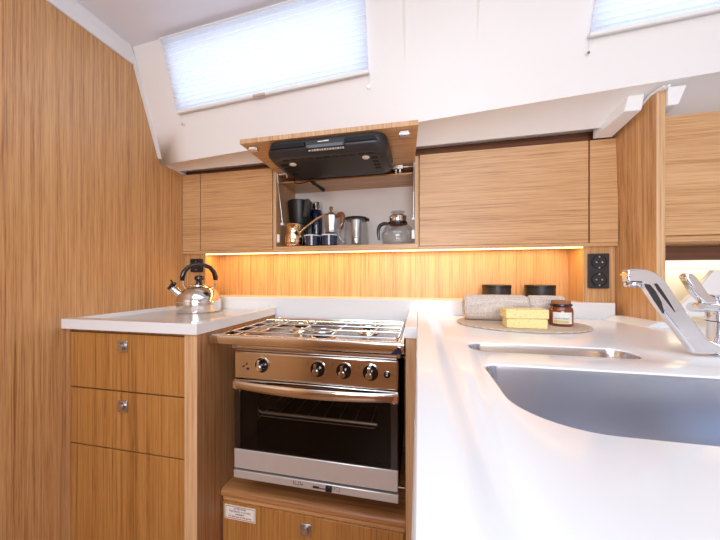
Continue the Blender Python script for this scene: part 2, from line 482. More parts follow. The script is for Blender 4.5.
# white flange moulding over the partition's head
bm = B()
loft(bm, [[(0.6251, 1.0, 0.556), (0.6660, 1.0, 0.556), (0.6575, 1.0, 0.503), (0.6121, 1.0, 0.504)], [(0.590, 1.112, 0.520), (0.640, 1.112, 0.520), (0.6450, 1.112, 0.4760), (0.5883, 1.112, 0.4760)]])
hexa(bm, [(0.7045, 0.974, 0.4950), (0.730, 0.974, 0.4950), (0.730, 1.05, 0.490), (0.7045, 1.05, 0.490)], [(0.7045, 0.974, 0.5480), (0.750, 0.974, 0.5480), (0.750, 1.05, 0.5480), (0.7045, 1.05, 0.5480)])
lip = [(1.115, .5035), (1.0885, 0.5105), (1.0449, 0.5175), (1.0206, 0.5305), (0.9976, 0.5425), (0.9758, 0.5435), (0.9600, 0.5435)]
tube(bm, [(px(y) - 0.001, y, z) for y, z in lip], 0.0042, 8)
tube(bm, [(px(y) + 0.012, y, z + .001) for y, z in lip], 0.0042, 8)
struct('trim_3', bm, M['hull'], bevel=0.002)

# ------------------------------------------------------------------ pleated blinds
def blind(x0, x1, t0, t1, label, hx, npl):
    base = H((x0 + x1) / 2, t0, 0.012)
    th = thing('pleated_blind', label, 'blind', base, group='pleated blinds on the sloping liner')
    rows = []
    nn = npl * 2
    for i in range(nn + 1):
        t = t0 + 0.009 + (t1 - t0 - 0.014) * i / nn
        o = 0.006 + (0.0115 if i % 2 else 0.0)
        e = 0.0035 if i % 2 else 0.0
        rows.append([H(x0 - e + (x1 - x0 + 2 * e) * k / 24.0, t, o + 0.0006 * math.sin(k * 1.3 + i * 0.7)) for k in range(25)])
    bm = B(); strip(bm, rows)
    obj('pleated_fabric', bm, M['blind'], th)
    bm = B()
    hexa(bm, [H(x0 - .004, t0, 0.003), H(x1 + .004, t0, 0.003), H(x1 + .004, t0 + .010, 0.003), H(x0 - .004, t0 + .010, 0.003)],
         [H(x0 - .004, t0, 0.019), H(x1 + .004, t0, 0.019), H(x1 + .004, t0 + .010, 0.019), H(x0 - .004, t0 + .010, 0.019)])
    obj('bottom_rail', bm, M['white_pl'], th, bevel=0.002)
    bm = B()
    hexa(bm, [H(x0 - .004, t1 - .006, 0.003), H(x1 + .004, t1 - .006, 0.003), H(x1 + .004, t1, 0.003), H(x0 - .004, t1, 0.003)],
         [H(x0 - .004, t1 - .006, 0.018), H(x1 + .004, t1 - .006, 0.018), H(x1 + .004, t1, 0.018), H(x0 - .004, t1, 0.018)])
    obj('head_rail', bm, M['white_pl'], th, bevel=0.002)
    if hx is not None:
        bm = B()
        hexa(bm, [H(hx - .025, t0 - .003, 0.019), H(hx + .025, t0 - .003, 0.019), H(hx + .025, t0 + .008, 0.019), H(hx - .025, t0 + .008, 0.019)],
             [H(hx - .023, t0 - .001, 0.026), H(hx + .023, t0 - .001, 0.026), H(hx + .023, t0 + .006, 0.026), H(hx - .023, t0 + .006, 0.026)])
        obj('pull_handle', bm, M['pull'], th, bevel=0.002)
    for cx in (x0 + 0.003, x1 - 0.001):
        bm = B(); tube(bm, [H(cx, t0, 0.010), H(cx, t0 - 0.034, 0.007)], 0.0007, 6)
        obj('guide_cord', bm, M['white_pl'], th)
        bm = B()
        q = (-NH).to_track_quat('Z', 'Y').to_matrix()
        lathe(bm, [(0, 0), (.006, 0), (.006, .004), (.004, .009), (0, .009)], H(cx, t0 - 0.036, 0.0), 'z', 16, q)
        obj('cord_anchor', bm, M['chrome'], th, smooth=True)
    return th
blind(-0.921, -0.164, 0.166, 0.412, 'long white pleated blind glowing over the cooker side, left of the two', -0.563, 15)
blind(0.478, 1.23, 0.140, 0.412, 'white pleated blind at the top right corner above the partition', None, 16)

# ------------------------------------------------------------------ worktops
ZT, ZC = -0.129, -0.1435       # raised edge, surface
# left worktop
lx0, lx1, ly0, ly1 = XL + 0.001, -0.592, 0.660, 1.099
def lower(w): return [(lx0 + (.010 if w else 0) * 1.0, ly0 + w), (lx1 - w, ly0 + w), (lx1 - w, ly1 - 0.0005), (lx0 + (.010 if w else 0), ly1 - 0.0005)]
bm = B()
o_ = [(lx0, ly0), (lx1, ly0), (lx1, ly1), (lx0, ly1)]
L0 = [(x, y, -0.1585) for x, y in o_]; L1 = [(x, y, ZT) for x, y in o_]
L2 = [(x, y, ZT) for x, y in lower(0.034)]; L3 = [(x, y, ZT - 0.006) for x, y in lower(0.042)]; L4 = [(x, y, ZC) for x, y in lower(0.056)]
loft(bm, [L0, L1, L2, L3, L4])
wl = obj('worktop', bm, M['white_solid'], loc=(lx0, ly0, -0.1585), bevel=0.003)
tag(wl, 'white worktop carrying the kettle, left of the cooker', 'worktop')

# right worktop with two sink cut-outs (2D curve with holes, turned into a mesh)
def curve_slab(name, outer, holes, ztop, thick, bev=0.0):
    cu = bpy.data.curves.new(name, 'CURVE'); cu.dimensions = '2D'; cu.fill_mode = 'BOTH'
    for pl in [outer] + holes:
        sp = cu.splines.new('POLY'); sp.points.add(len(pl) - 1)
        for i, p in enumerate(pl): sp.points[i].co = (p[0], p[1], 0, 1)
        sp.use_cyclic_u = True
    cu.extrude = thick / 2 - bev; cu.bevel_depth = bev; cu.bevel_resolution = 2; cu.offset = -bev
    o = bpy.data.objects.new(name, cu); COL.objects.link(o)
    dg = bpy.context.evaluated_depsgraph_get()
    me = bpy.data.meshes.new_from_object(o.evaluated_get(dg))
    bpy.data.objects.remove(o)
    m = bmesh.new(); m.from_mesh(me); bpy.data.meshes.remove(me)
    bmesh.ops.translate(m, verts=m.verts, vec=(0, 0, ztop - thick / 2))
    bmesh.ops.remove_doubles(m, verts=m.verts, dist=1e-6)
    return m
S1 = rrect(0.103, 0.66, 0.296, 0.500, (0.075, 0.03, 0.03, 0.022), 10)
S2 = rrect(0.102, 0.398, 0.580, 0.656, (0.034, 0.034, 0.03, 0.03), 8)
outer = [(-0.004, -0.30), (1.35, -0.30), (1.35, 1.35), (0.0, 1.35), (-0.002, 1.099), (-0.002, 0.737)]
bm = curve_slab('slab', outer, [S1, S2], ZC, 0.006, 0.0015)
bm2 = B()
# raised edge along the left side, turning round the cooker opening
prof = [(-0.0035, -0.1585), (-0.0035, ZT - 0.003), (-0.001, ZT), (0.022, ZT), (0.028, ZT - 0.0008), (0.034, ZT - 0.003), (0.041, ZT - 0.0075), (0.048, ZC + 0.003), (0.054, ZC + 0.0008), (0.062, ZC + 0.0001), (0.070, ZC - 0.0005), (0.070, ZC - 0.008)]
loft(bm2, [[(x, -0.30, z) for x, z in prof], [(x, 1.099, z) for x, z in prof]])
box(bm2, -0.034, -0.0034, 0.737, 1.099, -0.1585, ZT)
# raised edge in front of the partition
pr2 = [(0.600, ZC - 0.003), (0.610, ZC), (0.640, ZT), (0.700, ZT), (0.700, ZC - 0.005)]
loft(bm2, [[(x + 0.028, 0.955, z) for x, z in pr2], [(x, 1.099, z) for x, z in pr2]])
tmp = bpy.data.meshes.new('tmp'); bm2.to_mesh(tmp); bm2.free(); bm.from_mesh(tmp); bpy.data.meshes.remove(tmp)
wr = obj('worktop', bm, M['white_solid'], loc=(0, 0.5, -0.1585), smooth=True)
tag(wr, 'long white worktop with the sinks, tap and placemat', 'worktop')

# upstand along the back
bm = B()
box(bm, -0.955, -0.592, 1.100, 1.128, -0.30, -0.088); box(bm, -0.592, -0.034, 1.100, 1.128, -0.30, -0.088)
box(bm, -0.034, 0.648, 1.100, 1.128, ZC + .0003, -0.088); box(bm, -0.955, 0.568, 1.128, 1.232, -0.098, -0.088)
bmesh.ops.remove_doubles(bm, verts=bm.verts, dist=1e-5)
up = obj('splashback_upstand', bm, M['white_solid'], loc=(-0.15, 1.11, -0.3))
tag(up, 'low white upstand along the back of the worktops', 'upstand')

# sinks
def sink(name, outline, depth, label, rimz=ZC - 0.0065):
    cx = sum(p[0] for p in outline) / len(outline); cy = sum(p[1] for p in outline) / len(outline)
    th = thing(name, label, 'sink', (cx, cy, rimz - depth))
    def sc(k, z, inset):
        out = []
        for x, y in outline:
            d = Vector((x - cx, y - cy)); hx = max(abs(p[0] - cx) for p in outline); hy = max(abs(p[1] - cy) for p in outline)
            out.append((cx + d.x * (hx - inset) / hx, cy + d.y * (hy - inset) / hy, z))
        return out
    bm = B()
    loops = [sc(0, rimz - 0.001, -0.012), sc(0, rimz, -0.012), sc(0, rimz, 0.0), sc(0, rimz + 0.004, 0.0), sc(0, rimz + 0.004, 0.0018), sc(0, rimz - 0.004, 0.003), sc(0, rimz - depth + 0.018, 0.008), sc(0, rimz - depth + 0.006, 0.013), sc(0, rimz - depth, 0.024)]
    loft(bm, loops, cap0=False)
    obj('bowl', bm, M['sink'], th, smooth=True)
    bm = B(); lathe(bm, [(0.0, .001), (.012, .001), (.014, .003), (.022, .004), (.026, .001), (.026, 0), (0, 0)], (cx, cy, rimz - depth), 'z', 28)
    obj('drain', bm, M['chrome'], th, smooth=True)
    return th
sink('kitchen_sink', S1, 0.115, 'large brushed steel sink set under the worktop in front')
sink('kitchen_sink', S2, 0.075, 'narrow steel half sink behind the large sink')

# ------------------------------------------------------------------ left base cabinet
th = thing('drawer_cabinet', 'oak base cabinet with two drawers and a door, under the kettle', 'cabinet', (-0.83, 0.9, -EYE))
bm = B()
box(bm, XL + 0.002, -1.0575, 0.672, 1.095, -EYE + 0.0, -0.1605)
box(bm, -0.6375, -0.597, 0.668, 1.095, -EYE, -0.1605)
box(bm, -1.0575, -0.6375, 0.69, 0.70, -EYE, -0.1605)
obj('carcass', bm, M['oak_dark'], th)
bm = B(); box(bm, -0.6365, -0.5965, 0.6655, 0.668, -EYE, -0.1605)
obj('corner_post', bm, M['oak_edge'], th)
def latch(parent, x, y, z, s=0.034, grp=None):
    bm = B(); prism(bm, rrect(x - s / 2, x + s / 2, z - s / 2, z + s / 2, 0.003, 3), 'y', y - 0.0035, y)
    l = obj('latch', bm, M['steel'], parent, bevel=0.001)
    bm = B(); lathe(bm, [(0, -0.0075), (s * .28, -0.0075), (s * .30, -0.006), (s * .30, 0)], (x, y - 0.0035, z), 'y', 20)
    lathe(bm, [(s * .36, 0), (s * .36, -0.002), (s * .40, -0.002), (s * .42, 0)], (x, y - 0.0035, z), 'y', 20)
    obj('button', bm, M['alu'], l, smooth=True)
    return l
for nm, z1, z0, lz in (('drawer', -0.1690, -0.3370, -0.2045), ('drawer', -0.3410, -0.5110, -0.3815), ('door', -0.5150, -0.98, None)):
    bm = B(); box(bm, -1.0550, -0.6400, 0.6705, 0.6885, z0, z1)
    d = obj(nm, bm, M['oak_front'], th, bevel=0.0012)
    if lz: latch(d, -0.8535, 0.6705, lz)

# ------------------------------------------------------------------ sink cabinet (its left side shows beside the cooker)
th = thing('sink_cabinet', 'oak base cabinet holding up the sink worktop, right of the cooker', 'cabinet', (0.4, 0.5, -EYE))
bm = B(); box(bm, -0.032, -0.010, 0.745, 1.095, -EYE, -0.1600); box(bm, 0.002, 0.020, -0.28, 0.745, -EYE, -0.1600)
obj('side_panel', bm, M['oak_dark'], th)
bm = B(); box(bm, -0.0325, 0.001, 0.7415, 0.745, -EYE, -0.1600)
obj('corner_post', bm, M['oak_edge'], th)
bm = B(); box(bm, 0.02, 1.34, -0.28, -0.262, -EYE, -0.30)
obj('front_panel', bm, M['oak_dark'], th)

# ------------------------------------------------------------------ drawer unit under the cooker
th = thing('cooker_plinth_cabinet', 'low oak cabinet with rounded ledge under the cooker', 'cabinet', (-0.31, 0.9, -EYE))
bm = B()
pr = [(1.09, -0.652), (0.80, -0.652), (0.770, -0.6515), (0.762, -0.6545), (0.758, -0.661), (0.759, -0.672), (0.766, -0.678), (1.09, -0.678)]
prism(bm, pr, 'x', -0.5955, -0.0335)
obj('ledge', bm, M['oak_ledge'], th, bevel=0.001)
bm = B(); box(bm, -0.593, -0.036, 0.768, 0.772, -0.690, -0.678); box(bm, -0.593, -0.036, 0.785, 0.80, -EYE, -0.678)
obj('carcass', bm, M['oak_h'], th)
bm = B(); box(bm, -0.590, -0.0385, 0.762, 0.780, -0.97, -0.6905)
dr = obj('drawer', bm, M['oak_front'], th, bevel=0.0012)
latch(dr, -0.3180, 0.762, -0.7275)
bm = B(); box(bm, -0.583, -0.479, 0.7612, 0.762, -0.740, -0.697)
st = obj('warning_sticker', bm, M['label'], th)
bm = B()
for (a, b, c, d) in ((-0.580, -0.482, -0.7012, -0.6998), (-0.580, -0.482, -0.7372, -0.7358), (-0.580, -0.5788, -0.7372, -0.6998), (-0.4832, -0.482, -0.7372, -0.6998)):
    box(bm, a, b, 0.7608, 0.7612, c, d)
obj('red_border', bm, M['red_ink'], st)
for s, z, m, sz in (('ATTENTION', -0.7062, M['ink'], .0075), ('Ventilation is strictly', -0.7140, M['red_ink'], .0088), ('necessary', -0.7220, M['ink'], .0075), ('for the use of the stove', -0.7300, M['red_ink'], .0082)):
    text('lettering', s, sz, m, st, (-0.531, 0.7608, z))

# ------------------------------------------------------------------ cooker
XA, XB, YF = -0.520, -0.0508, 0.720
th = thing('cooker', 'stainless steel marine cooker with dark oven glass between the oak cabinets', 'cooker', ((XA + XB) / 2, 0.88, -0.578))
bm = B()   # shell with an open oven cavity
box(bm, XA + .002, XA + .03, YF + .012, 1.06, -0.576, -0.212); box(bm, XB - .03, XB - .002, YF + .012, 1.06, -0.576, -0.212)
box(bm, XA + .03, XB - .03, YF + .012, 1.06, -0.576, -0.50); box(bm, XA + .03, XB - .03, 1.04, 1.06, -0.50, -0.212)
box(bm, XA + .03, XB - .03, YF + .012, 1.06, -0.295, -0.212)
obj('body', bm, M['enamel'], th)
bm = B()
box(bm, XA, XB, YF - .0005, YF + 0.012, -0.2915, -0.2135)
cp = obj('control_panel', bm, M['polished'], th, bevel=0.004)
bm = B()   # beaded lip above the control panel
prism(bm, [(YF + .004, -0.2125), (YF + .001, -0.209), (YF + .004, -0.205), (YF + .003, -0.201), (YF + .010, -0.1975), (YF + .05, -0.1965), (YF + .05, -0.2125)], 'x', XA + .006, XB - .004)
obj('hob_lip', bm, M['polished'], th, smooth=True)
for kx in (-0.4315, -0.2655, -0.1930, -0.1215):
    kz = -0.2485
    bm = B(); lathe(bm, [(0, 0), (.0205, 0), (.0205, -0.002), (.0195, -0.003), (0, -0.003)], (kx, YF, kz), 'y', 32)
    k = obj('knob', bm, M['blackg'], th, smooth=True)
    bm = B(); lathe(bm, [(.0205, -0.0005), (.0225, -0.0005), (.0225, -0.0035), (.0205, -0.0035), (.0205, -0.0005)], (kx, YF, kz), 'y', 32)
    obj('bezel_ring', bm, M['chrome'], k, smooth=True)
    bm = B(); lathe(bm, [(.0100, -0.003), (.0100, -0.010), (.0092, -0.017), (.007, -0.019), (0, -0.019)], (kx - .002, YF, kz - .005), 'y', 28)
    box(bm, kx - .0055, kx + .0015, YF - .019, YF - .003, kz - .002, kz + .016)
    obj('knob_cap', bm, M['chrome'], k, smooth=True)
bm = B(); lathe(bm, [(0, 0), (.0085, 0), (.0085, -0.004), (.006, -0.006), (0, -0.006)], (-0.0785, YF, -0.2505), 'y', 20)
ig = obj('ignition_button', bm, M['blackg'], th, smooth=True)
bm = B(); box(bm, -0.0793, -0.0777, YF - .0066, YF - .006, -0.2525, -0.2485); box(bm, -0.0805, -0.0765, YF - .0066, YF - .006, -0.2513, -0.2497)
obj('spark_mark', bm, M['white_ink'], ig)
bm = B()   # the small three-part emblem
for (cx_, cz_, a, w, h_) in ((-0.490, -0.2555, .35, .0100, .0050), (-0.4795, -0.2480, .75, .0100, .0045), (-0.4765, -0.2615, -.2, .0100, .0075)):
    pts = [(-w / 2, 0), (-w * .1, -h_ / 2), (w / 2, -h_ * .2), (w / 2.4, h_ / 2), (-w * .2, h_ / 2.4)]
    prism(bm, [(cx_ + x * math.cos(a) - y * math.sin(a), cz_ + x * math.sin(a) + y * math.cos(a)) for x, y in pts], 'y', YF - .0012, YF)
obj('emblem', bm, M['ink'], th)
bm = B()
for tx in (-0.2965, -0.2245, -0.1530):
    bm = B(); box(bm, tx, tx + .001, YF - .0009, YF - .0004, -0.240, -0.229)
    obj('dial_mark', bm, M['ink'], th)
# hob tray, burners, grate, front rail
bm = B()
box(bm, XA - .02, XB + .006, YF + .012, 1.085, -0.2120, -0.1960)
box(bm, XA - .028, XA - .012, YF + .012, 1.085, -0.196, -0.178); box(bm, XB + .002, XB + .012, YF + .012, 1.085, -0.196, -0.178); box(bm, XA - .012, XB + .002, 1.07, 1.085, -0.196, -0.178)
obj('hob_tray', bm, M['hobm'], th, bevel=0.003)
for (bx, by, br) in ((-0.42, 0.97, .034), (-0.17, 0.97, .028), (-0.29, 0.83, .040)):
    bm = B(); lathe(bm, [(0, 0), (br * 1.35, 0), (br * 1.35, .003), (br, .006), (br, .013), (br * .8, .016), (0, .017)], (bx, by, -0.196), 'z', 32)
    bo = obj('burner', bm, M['polished'], th, smooth=True)
    bm = B(); lathe(bm, [(0, .017), (br * .78, .017), (br * .78, .020), (br * .7, .022), (0, .022)], (bx, by, -0.196), 'z', 32)
    obj('burner_cap', bm, M['black'], bo, smooth=True)
bm = B()
gx0, gx1, gy0, gy1, gz = -0.560, -0.052, 0.765, 1.055, -0.166
tube(bm, [(x, y, gz) for x, y in rrect(gx0, gx1, gy0, gy1, 0.012, 4)], 0.0030, 8, closed=True)
tube(bm, [(x, y, gz - .014) for x, y in rrect(gx0, gx1, gy0, gy1, 0.012, 4)], 0.0022, 8, closed=True)
for x, y in ((gx0 + .004, gy0 + .004), (gx1 - .004, gy0 + .004), (gx0 + .004, gy1 - .004), (gx1 - .004, gy1 - .004), ((gx0 + gx1) / 2, gy0), ((gx0 + gx1) / 2, gy1)):
    tube(bm, [(x, y, gz), (x, y, -0.196)], 0.0026, 8)
for x in (-0.47, -0.36, -0.245, -0.13): tube(bm, [(x, gy0, gz), (x, gy1, gz)], 0.0024, 8)
for y in (0.83, 0.90, 0.97, 1.015): tube(bm, [(gx0, y, gz + .003), (gx1, y, gz + .003)], 0.0024, 8)
for (cx_, cy_) in ((-0.42, .97), (-.17, .97), (-.29, .83)):
    tube(bm, [(cx_ + .03 * math.cos(2 * PI * k / 24), cy_ + .03 * math.sin(2 * PI * k / 24), gz) for k in range(24)], 0.0022, 6, closed=True)
obj('pan_support', bm, M['chrome'], th, smooth=True)
bm = B()
prism(bm, rrect(0.706, 0.724, -0.1935, -0.1650, 0.004, 3), 'x', -0.5935, -0.0355)
fr = obj('front_rail', bm, M['polished'], th, smooth=True)
for a, b in ((-0.594, -0.583), (-0.047, -0.0365)):
    bm = B(); box(bm, a, b, 0.724, 1.05, -0.192, -0.170)
    obj('side_rail', bm, M['polished'], th, bevel=0.002)
# dark bluish reflection at the rail's right end, painted as a navy plate
bm = B(); prism(bm, [(-0.066, -0.1915), (-0.050, -0.1745), (-0.044, -0.176), (-0.040, -0.1915)], 'y', 0.700, 0.7058)
obj('rail_reflection', bm, M['navy'], th)
# oven door
bm = B()
box(bm, XA - .001, XB + .001, YF - .002, YF + .010, -0.3230, -0.2925)
box(bm, XA, XA + .020, YF - .0005, YF + .010, -0.4935, -0.323); box(bm, XB - .020, XB, YF - .0005, YF + .010, -0.4935, -0.323)
d = obj('oven_door', bm, M['polished'], th, bevel=0.002)
d.data.materials.clear(); d.data.materials.append(M['polished']); d.data.materials.append(M['blackg'])
for p in d.data.polygons:
    if p.center.z < (-0.33) - worldloc(th).z: p.material_index = 1
bm = B(); box(bm, XA + .020, XB - .020, YF, YF + .004, -0.4930, -0.3235)
obj('glass', bm, M['oven_glass'], d)
bm = B()
for (a, b, c, e) in ((XA + .02, -0.450, -0.4930, -0.3235), (-0.105, XB - .02, -0.4930, -0.3235), (-0.450, -0.105, -0.4930, -0.487), (-0.450, -0.105, -0.334, -0.3235)):
    box(bm, a, b, YF + .0045, YF + .007, c, e)
obj('black_border', bm, M['slot'], d)
bm = B(); box(bm, XA, XB, YF - .001, YF + .011, -0.5490, -0.4937)
obj('steel_kick', bm, M['steel_soft'], d, bevel=0.002)
bm = B()   # wide bowed handle
rows = []
for i in range(25):
    t = i / 24.0; x = XA + (XB - XA) * t
    bow = math.sin(PI * t) ** 0.8 * 0.022
    y = YF - 0.004 - bow
    w = 0.011 + 0.002 * math.sin(PI * t)
    zc = -0.3065 - 0.001 * math.sin(PI * t)
    rows.append([(x, y + .004 * math.cos(a), zc + w * math.sin(a)) for a in [2 * PI * k / 14 for k in range(14)]])
loft(bm, rows)
for x in (XA + .012, XB - .012): box(bm, x - .010, x + .010, YF - .010, YF, -0.316, -0.299)
obj('door_handle', bm, M['polished'], d, smooth=True)
# oven rack
bm = B()
ry = 0.785
for y in (0.742, 1.02): tube(bm, [(-0.447, y, -0.393), (-0.072, y, -0.393)], 0.0045, 8)
for i in range(9): tube(bm, [(-0.440 + i * .045, 0.742, -0.393), (-0.440 + i * .045, 1.02, -0.393)], 0.0009, 6)
tube(bm, [(-0.46, 0.742, -0.393), (-0.455, .742, -0.404), (-0.115, .742, -0.404), (-0.11, .742, -0.393)], 0.0016, 6)
tube(bm, [(-0.46, 0.742, -0.386), (-0.447, .742, -0.393)], 0.0035, 6)
obj('oven_rack', bm, M['brassw'], th, smooth=True)
for x in (-0.4885, -0.0825):
    for z in (-0.44, -0.405):
        bm = B(); tube(bm, [(x, 0.75, z), (x, 1.03, z)], 0.002, 6)
        obj('rack_guide', bm, M['brassw'], th)
# lower strip with the latch
bm = B(); box(bm, XA - .003, XB + .001, YF, YF + .012, -0.5785, -0.5560)
ls = obj('lower_strip', bm, M['steel_soft'], th, bevel=0.002)
bm = B(); box(bm, XA + .002, XB - .002, YF + .008, YF + .012, -0.5560, -0.5490)
obj('shadow_gap', bm, M['slot'], th)
bm = B(); box(bm, -0.243, -0.226, YF - .006, YF, -0.5725, -0.5590); box(bm, -0.280, -0.262, YF - .002, YF, -0.571, -0.5655); box(bm, -0.262, -0.243, YF - .002, YF, -0.5705, -0.5685)
obj('latch', bm, M['black'], ls, bevel=0.001)
bm = B()
for x in (-0.3375, -0.3325, -0.322, -0.3165): box(bm, x, x + .0012, YF - .0005, YF, -0.5705, -0.5600)
box(bm, -0.3325, -0.3225, YF - .0005, YF, -0.5705, -0.5695); box(bm, -0.313, -0.309, YF - .0005, YF, -0.569, -0.566)
obj('latch_mark', bm, M['ink'], ls)
bm = B()
box(bm, -0.219, -0.218, YF - .0005, YF, -0.569, -0.560); box(bm, -0.205, -0.2042, YF - .0005, YF, -0.569, -0.560); box(bm, -0.215, -0.2042, YF - .0005, YF, -0.5695, -0.5690); box(bm, -0.215, -0.209, YF - .0005, YF, -0.560, -0.5592)
obj('latch_mark', bm, M['ink'], ls)
for pts, r_ in (([(XB - .003, YF + .03, -0.556), (-0.034, YF + .03, -0.556)], .003), ([(XA + .003, 0.85, -0.24), (-0.596, 0.85, -0.24)], .005), ([(XB - .003, 0.85, -0.24), (-0.033, 0.85, -0.24)], .005)):
    bm = B(); tube(bm, pts, r_, 8)
    obj('gimbal_pin', bm, M['chrome'], th, smooth=True)

# ------------------------------------------------------------------ wall cupboards
CB, CT, CY = 0.1195, 0.4735, 1.115
def cupboard(label, x0, x1, fillers, doors):
    t = thing('wall_cupboard', label, 'cupboard', ((x0 + x1) / 2, 1.2, 0.098))
    bm = B(); box(bm, x0, x1, CY + .002, 1.34, 0.1065, CB - .001); box(bm, x0, x1, CY + .02, 1.34, CT - .018, CT - .002)
    box(bm, x0, x0 + .014, CY + .02, 1.34, CB, CT - .018); box(bm, x1 - .014, x1, CY + .02, 1.34, CB, CT - .018)
    obj('carcass', bm, M['oak_h'], t)
    for a, b in fillers:
        bm = B(); box(bm, a, b, CY, CY + .018, CB, CT); obj('filler_panel', bm, M['oak_h'], t, bevel=0.001)
    for a, b in doors:
        bm = B(); box(bm, a, b, CY, CY + .018, CB, CT); obj('door', bm, M['oak_h'], t, bevel=0.0012)
    return t
cupboard('closed oak wall cupboard at the left end above the kettle', XL + .001, -0.6175, [(XL + .001, -0.984)], [(-0.980, -0.6200)])
cupboard('long closed oak wall cupboard right of the open one', 0.0015, 0.666, [(0.582, 0.666)], [(0.0045, 0.5775)])

# the open cupboard
t = thing('wall_cupboard', 'open oak wall cupboard with its flap raised, holding the coffee pots', 'cupboard', (-0.308, 1.2, 0.098))
bm = B()
box(bm, -0.6170, 0.0010, CY, 1.34, 0.1065, 0.1310)
obj('bottom_shelf', bm, M['oak_h'], t, bevel=0.001)
bm = B(); box(bm, -0.6165, -0.6030, CY + .002, 1.34, 0.1312, CT - .002)
obj('side_panel', bm, M['oak_edge'], t)
bm = B(); box(bm, -0.0130, 0.0008, CY + .002, 1.34, 0.1312, CT - .002)
obj('side_panel', bm, M['oak_edge'], t)
bm = B(); box(bm, -0.6030, -0.0130, 1.155, 1.31, 0.4170, 0.4230)
obj('inner_top', bm, M['oak_h'], t)
bm = B(); box(bm, -0.6030, -0.0130, 1.3105, 1.325, 0.1312, 0.46)
obj('back_lining', bm, M['white_in'], t)
# flap: hinged along the top, raised almost level, its underside down
bm = B()
F0, F1, FZ0, FZ1 = 0.884, 1.225, 0.4685, 0.4420
th_ = 0.0155
hexa(bm, [(-0.6155, F0, FZ0), (0.0, F0, FZ0), (-0.0145, CY, 0.4510), (-0.6010, CY, 0.4510)], [(-0.6155, F0, FZ0 + th_), (0.0, F0, FZ0 + th_), (-0.0145, CY, 0.4510 + th_), (-0.6010, CY, 0.4510 + th_)])
hexa(bm, [(-0.6010, CY, 0.4510), (-0.0145, CY, 0.4510), (-0.0145, F1, FZ1), (-0.6010, F1, FZ1)], [(-0.6010, CY, 0.4510 + th_), (-0.0145, CY, 0.4510 + th_), (-0.0145, F1, FZ1 + th_), (-0.6010, F1, FZ1 + th_)])
flap = obj('flap_door', bm, M['oak_h'], t)
def fz(y): return FZ0 + (0.4510 - FZ0) * (y - F0) / (CY - F0)
bm = B(); hexa(bm, [(-0.6155, F0 - .0015, FZ0), (0.0, F0 - .0015, FZ0), (0.0, F0, FZ0), (-0.6155, F0, FZ0)], [(-0.6155, F0 - .0015, FZ0 + th_), (0.0, F0 - .0015, FZ0 + th_), (0.0, F0, FZ0 + th_), (-0.6155, F0, FZ0 + th_)])
obj('edge_band', bm, M['oak_edge'], flap)
for x in (-0.580, -0.044):           # catches near the free edge
    z = fz(0.912)
    bm = B(); box(bm, x - .017, x + .017, 0.902, 0.922, z - .014, z)
    c = obj('catch', bm, M['chrome'], flap, bevel=0.002)
    bm = B(); box(bm, x - .012, x + .012, 0.9005, 0.902, z - .010, z - .004)
    obj('catch_tongue', bm, M['white_pl'], c)
for x in (-0.080,):                 # hinge
    bm = B(); box(bm, x - .020, x + .020, 1.13, 1.150, 0.432, 0.4475)
    box(bm, x - .012, x - .004, 1.13, 1.17, 0.420, 0.436); box(bm, x + .004, x + .012, 1.13, 1.17, 0.420, 0.436)
    tube(bm, [(x - .03, 1.135, 0.440), (-0.014, 1.135, 0.440)], 0.0022, 8)
    obj('hinge', bm, M['chrome'], flap, bevel=0.001)
for sx, s in ((-0.597, 1), (-0.0200, -1)):           # gas stays
    a = Vector((sx - .003 * s, 1.122, 0.449)); b = Vector((sx + 0.012 * s if s > 0 else sx + .001, 1.14, 0.235))
    bm = B(); m_ = a + (b - a) * .52
    tube(bm, [a, m_], 0.0050, 12)
    stay = obj('gas_stay', bm, M['chrome'], t, smooth=True)
    bm = B(); tube(bm, [m_, b], 0.0024, 10)
    obj('stay_rod', bm, M['steel'], stay, smooth=True)
    bm = B(); box(bm, b.x - .006, b.x + .006, 1.134, 1.147, b.z - .008, b.z + .002)
    obj('stay_mount', bm, M['white_pl'], stay)
    bm = B(); box(bm, sx - .006 if s < 0 else sx - .005, sx + .006, 1.122, 1.13, 0.150, 0.185)
    obj('bumper', bm, M['white_pl'], t, bevel=0.001)
bm = B(); tube(bm, [(-0.594, 1.125, 0.445), (-0.560, 1.125, 0.447), (-0.556, 1.128, 0.430)], 0.0028, 8)
obj('hinge_arm', bm, M['white_pl'], t, smooth=True)

# right-hand cupboard beyond the partition
t = thing('wall_cupboard', 'pale oak wall cupboard cut by the picture edge, beyond the partition', 'cupboard', (1.0, 1.1, 0.1))
bm = B(); box(bm, 0.7075, 1.55, 0.994, 1.012, 0.122, 0.4745)
obj('door', bm, M['oak_h'], t, bevel=0.0012)
bm = B(); box(bm, 0.7062, 1.56, 1.0, 1.15, 0.1050, 0.1205); box(bm, 0.7062, 1.56, 1.012, 1.15, 0.460, 0.474); box(bm, 0.7062, 0.7075, 1.0, 1.15, 0.1205, 0.46)
obj('carcass', bm, M['oak_h'], t)
bm = B(); box(bm, 0.69, 1.56, 1.150, 1.165, 0.057, 0.12)
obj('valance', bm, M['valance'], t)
# light cream wall beyond the partition with its glowing strip
bm = B(); box(bm, 0.680, 1.6, 1.20, 1.23, -0.16, 0.45)
struct('wall_galley_corner', bm, M['cream'])
bm = B(); box(bm, 0.69, 1.56, 1.168, 1.198, 0.030, 0.056)
o = obj('light_strip', bm, M['led2'], loc=(1.1, 1.18, 0.03))
tag(o, 'cream glowing light strip under the valance beyond the partition', 'light')
bm = B(); prism(bm, [(0.918, 0.022), (1.3, 0.022), (1.3, -0.128), (0.80, -0.128), (0.868, -0.05)], 'y', 1.10, 1.118)
struct('trim_4', bm, M['hull'], bevel=0.002)

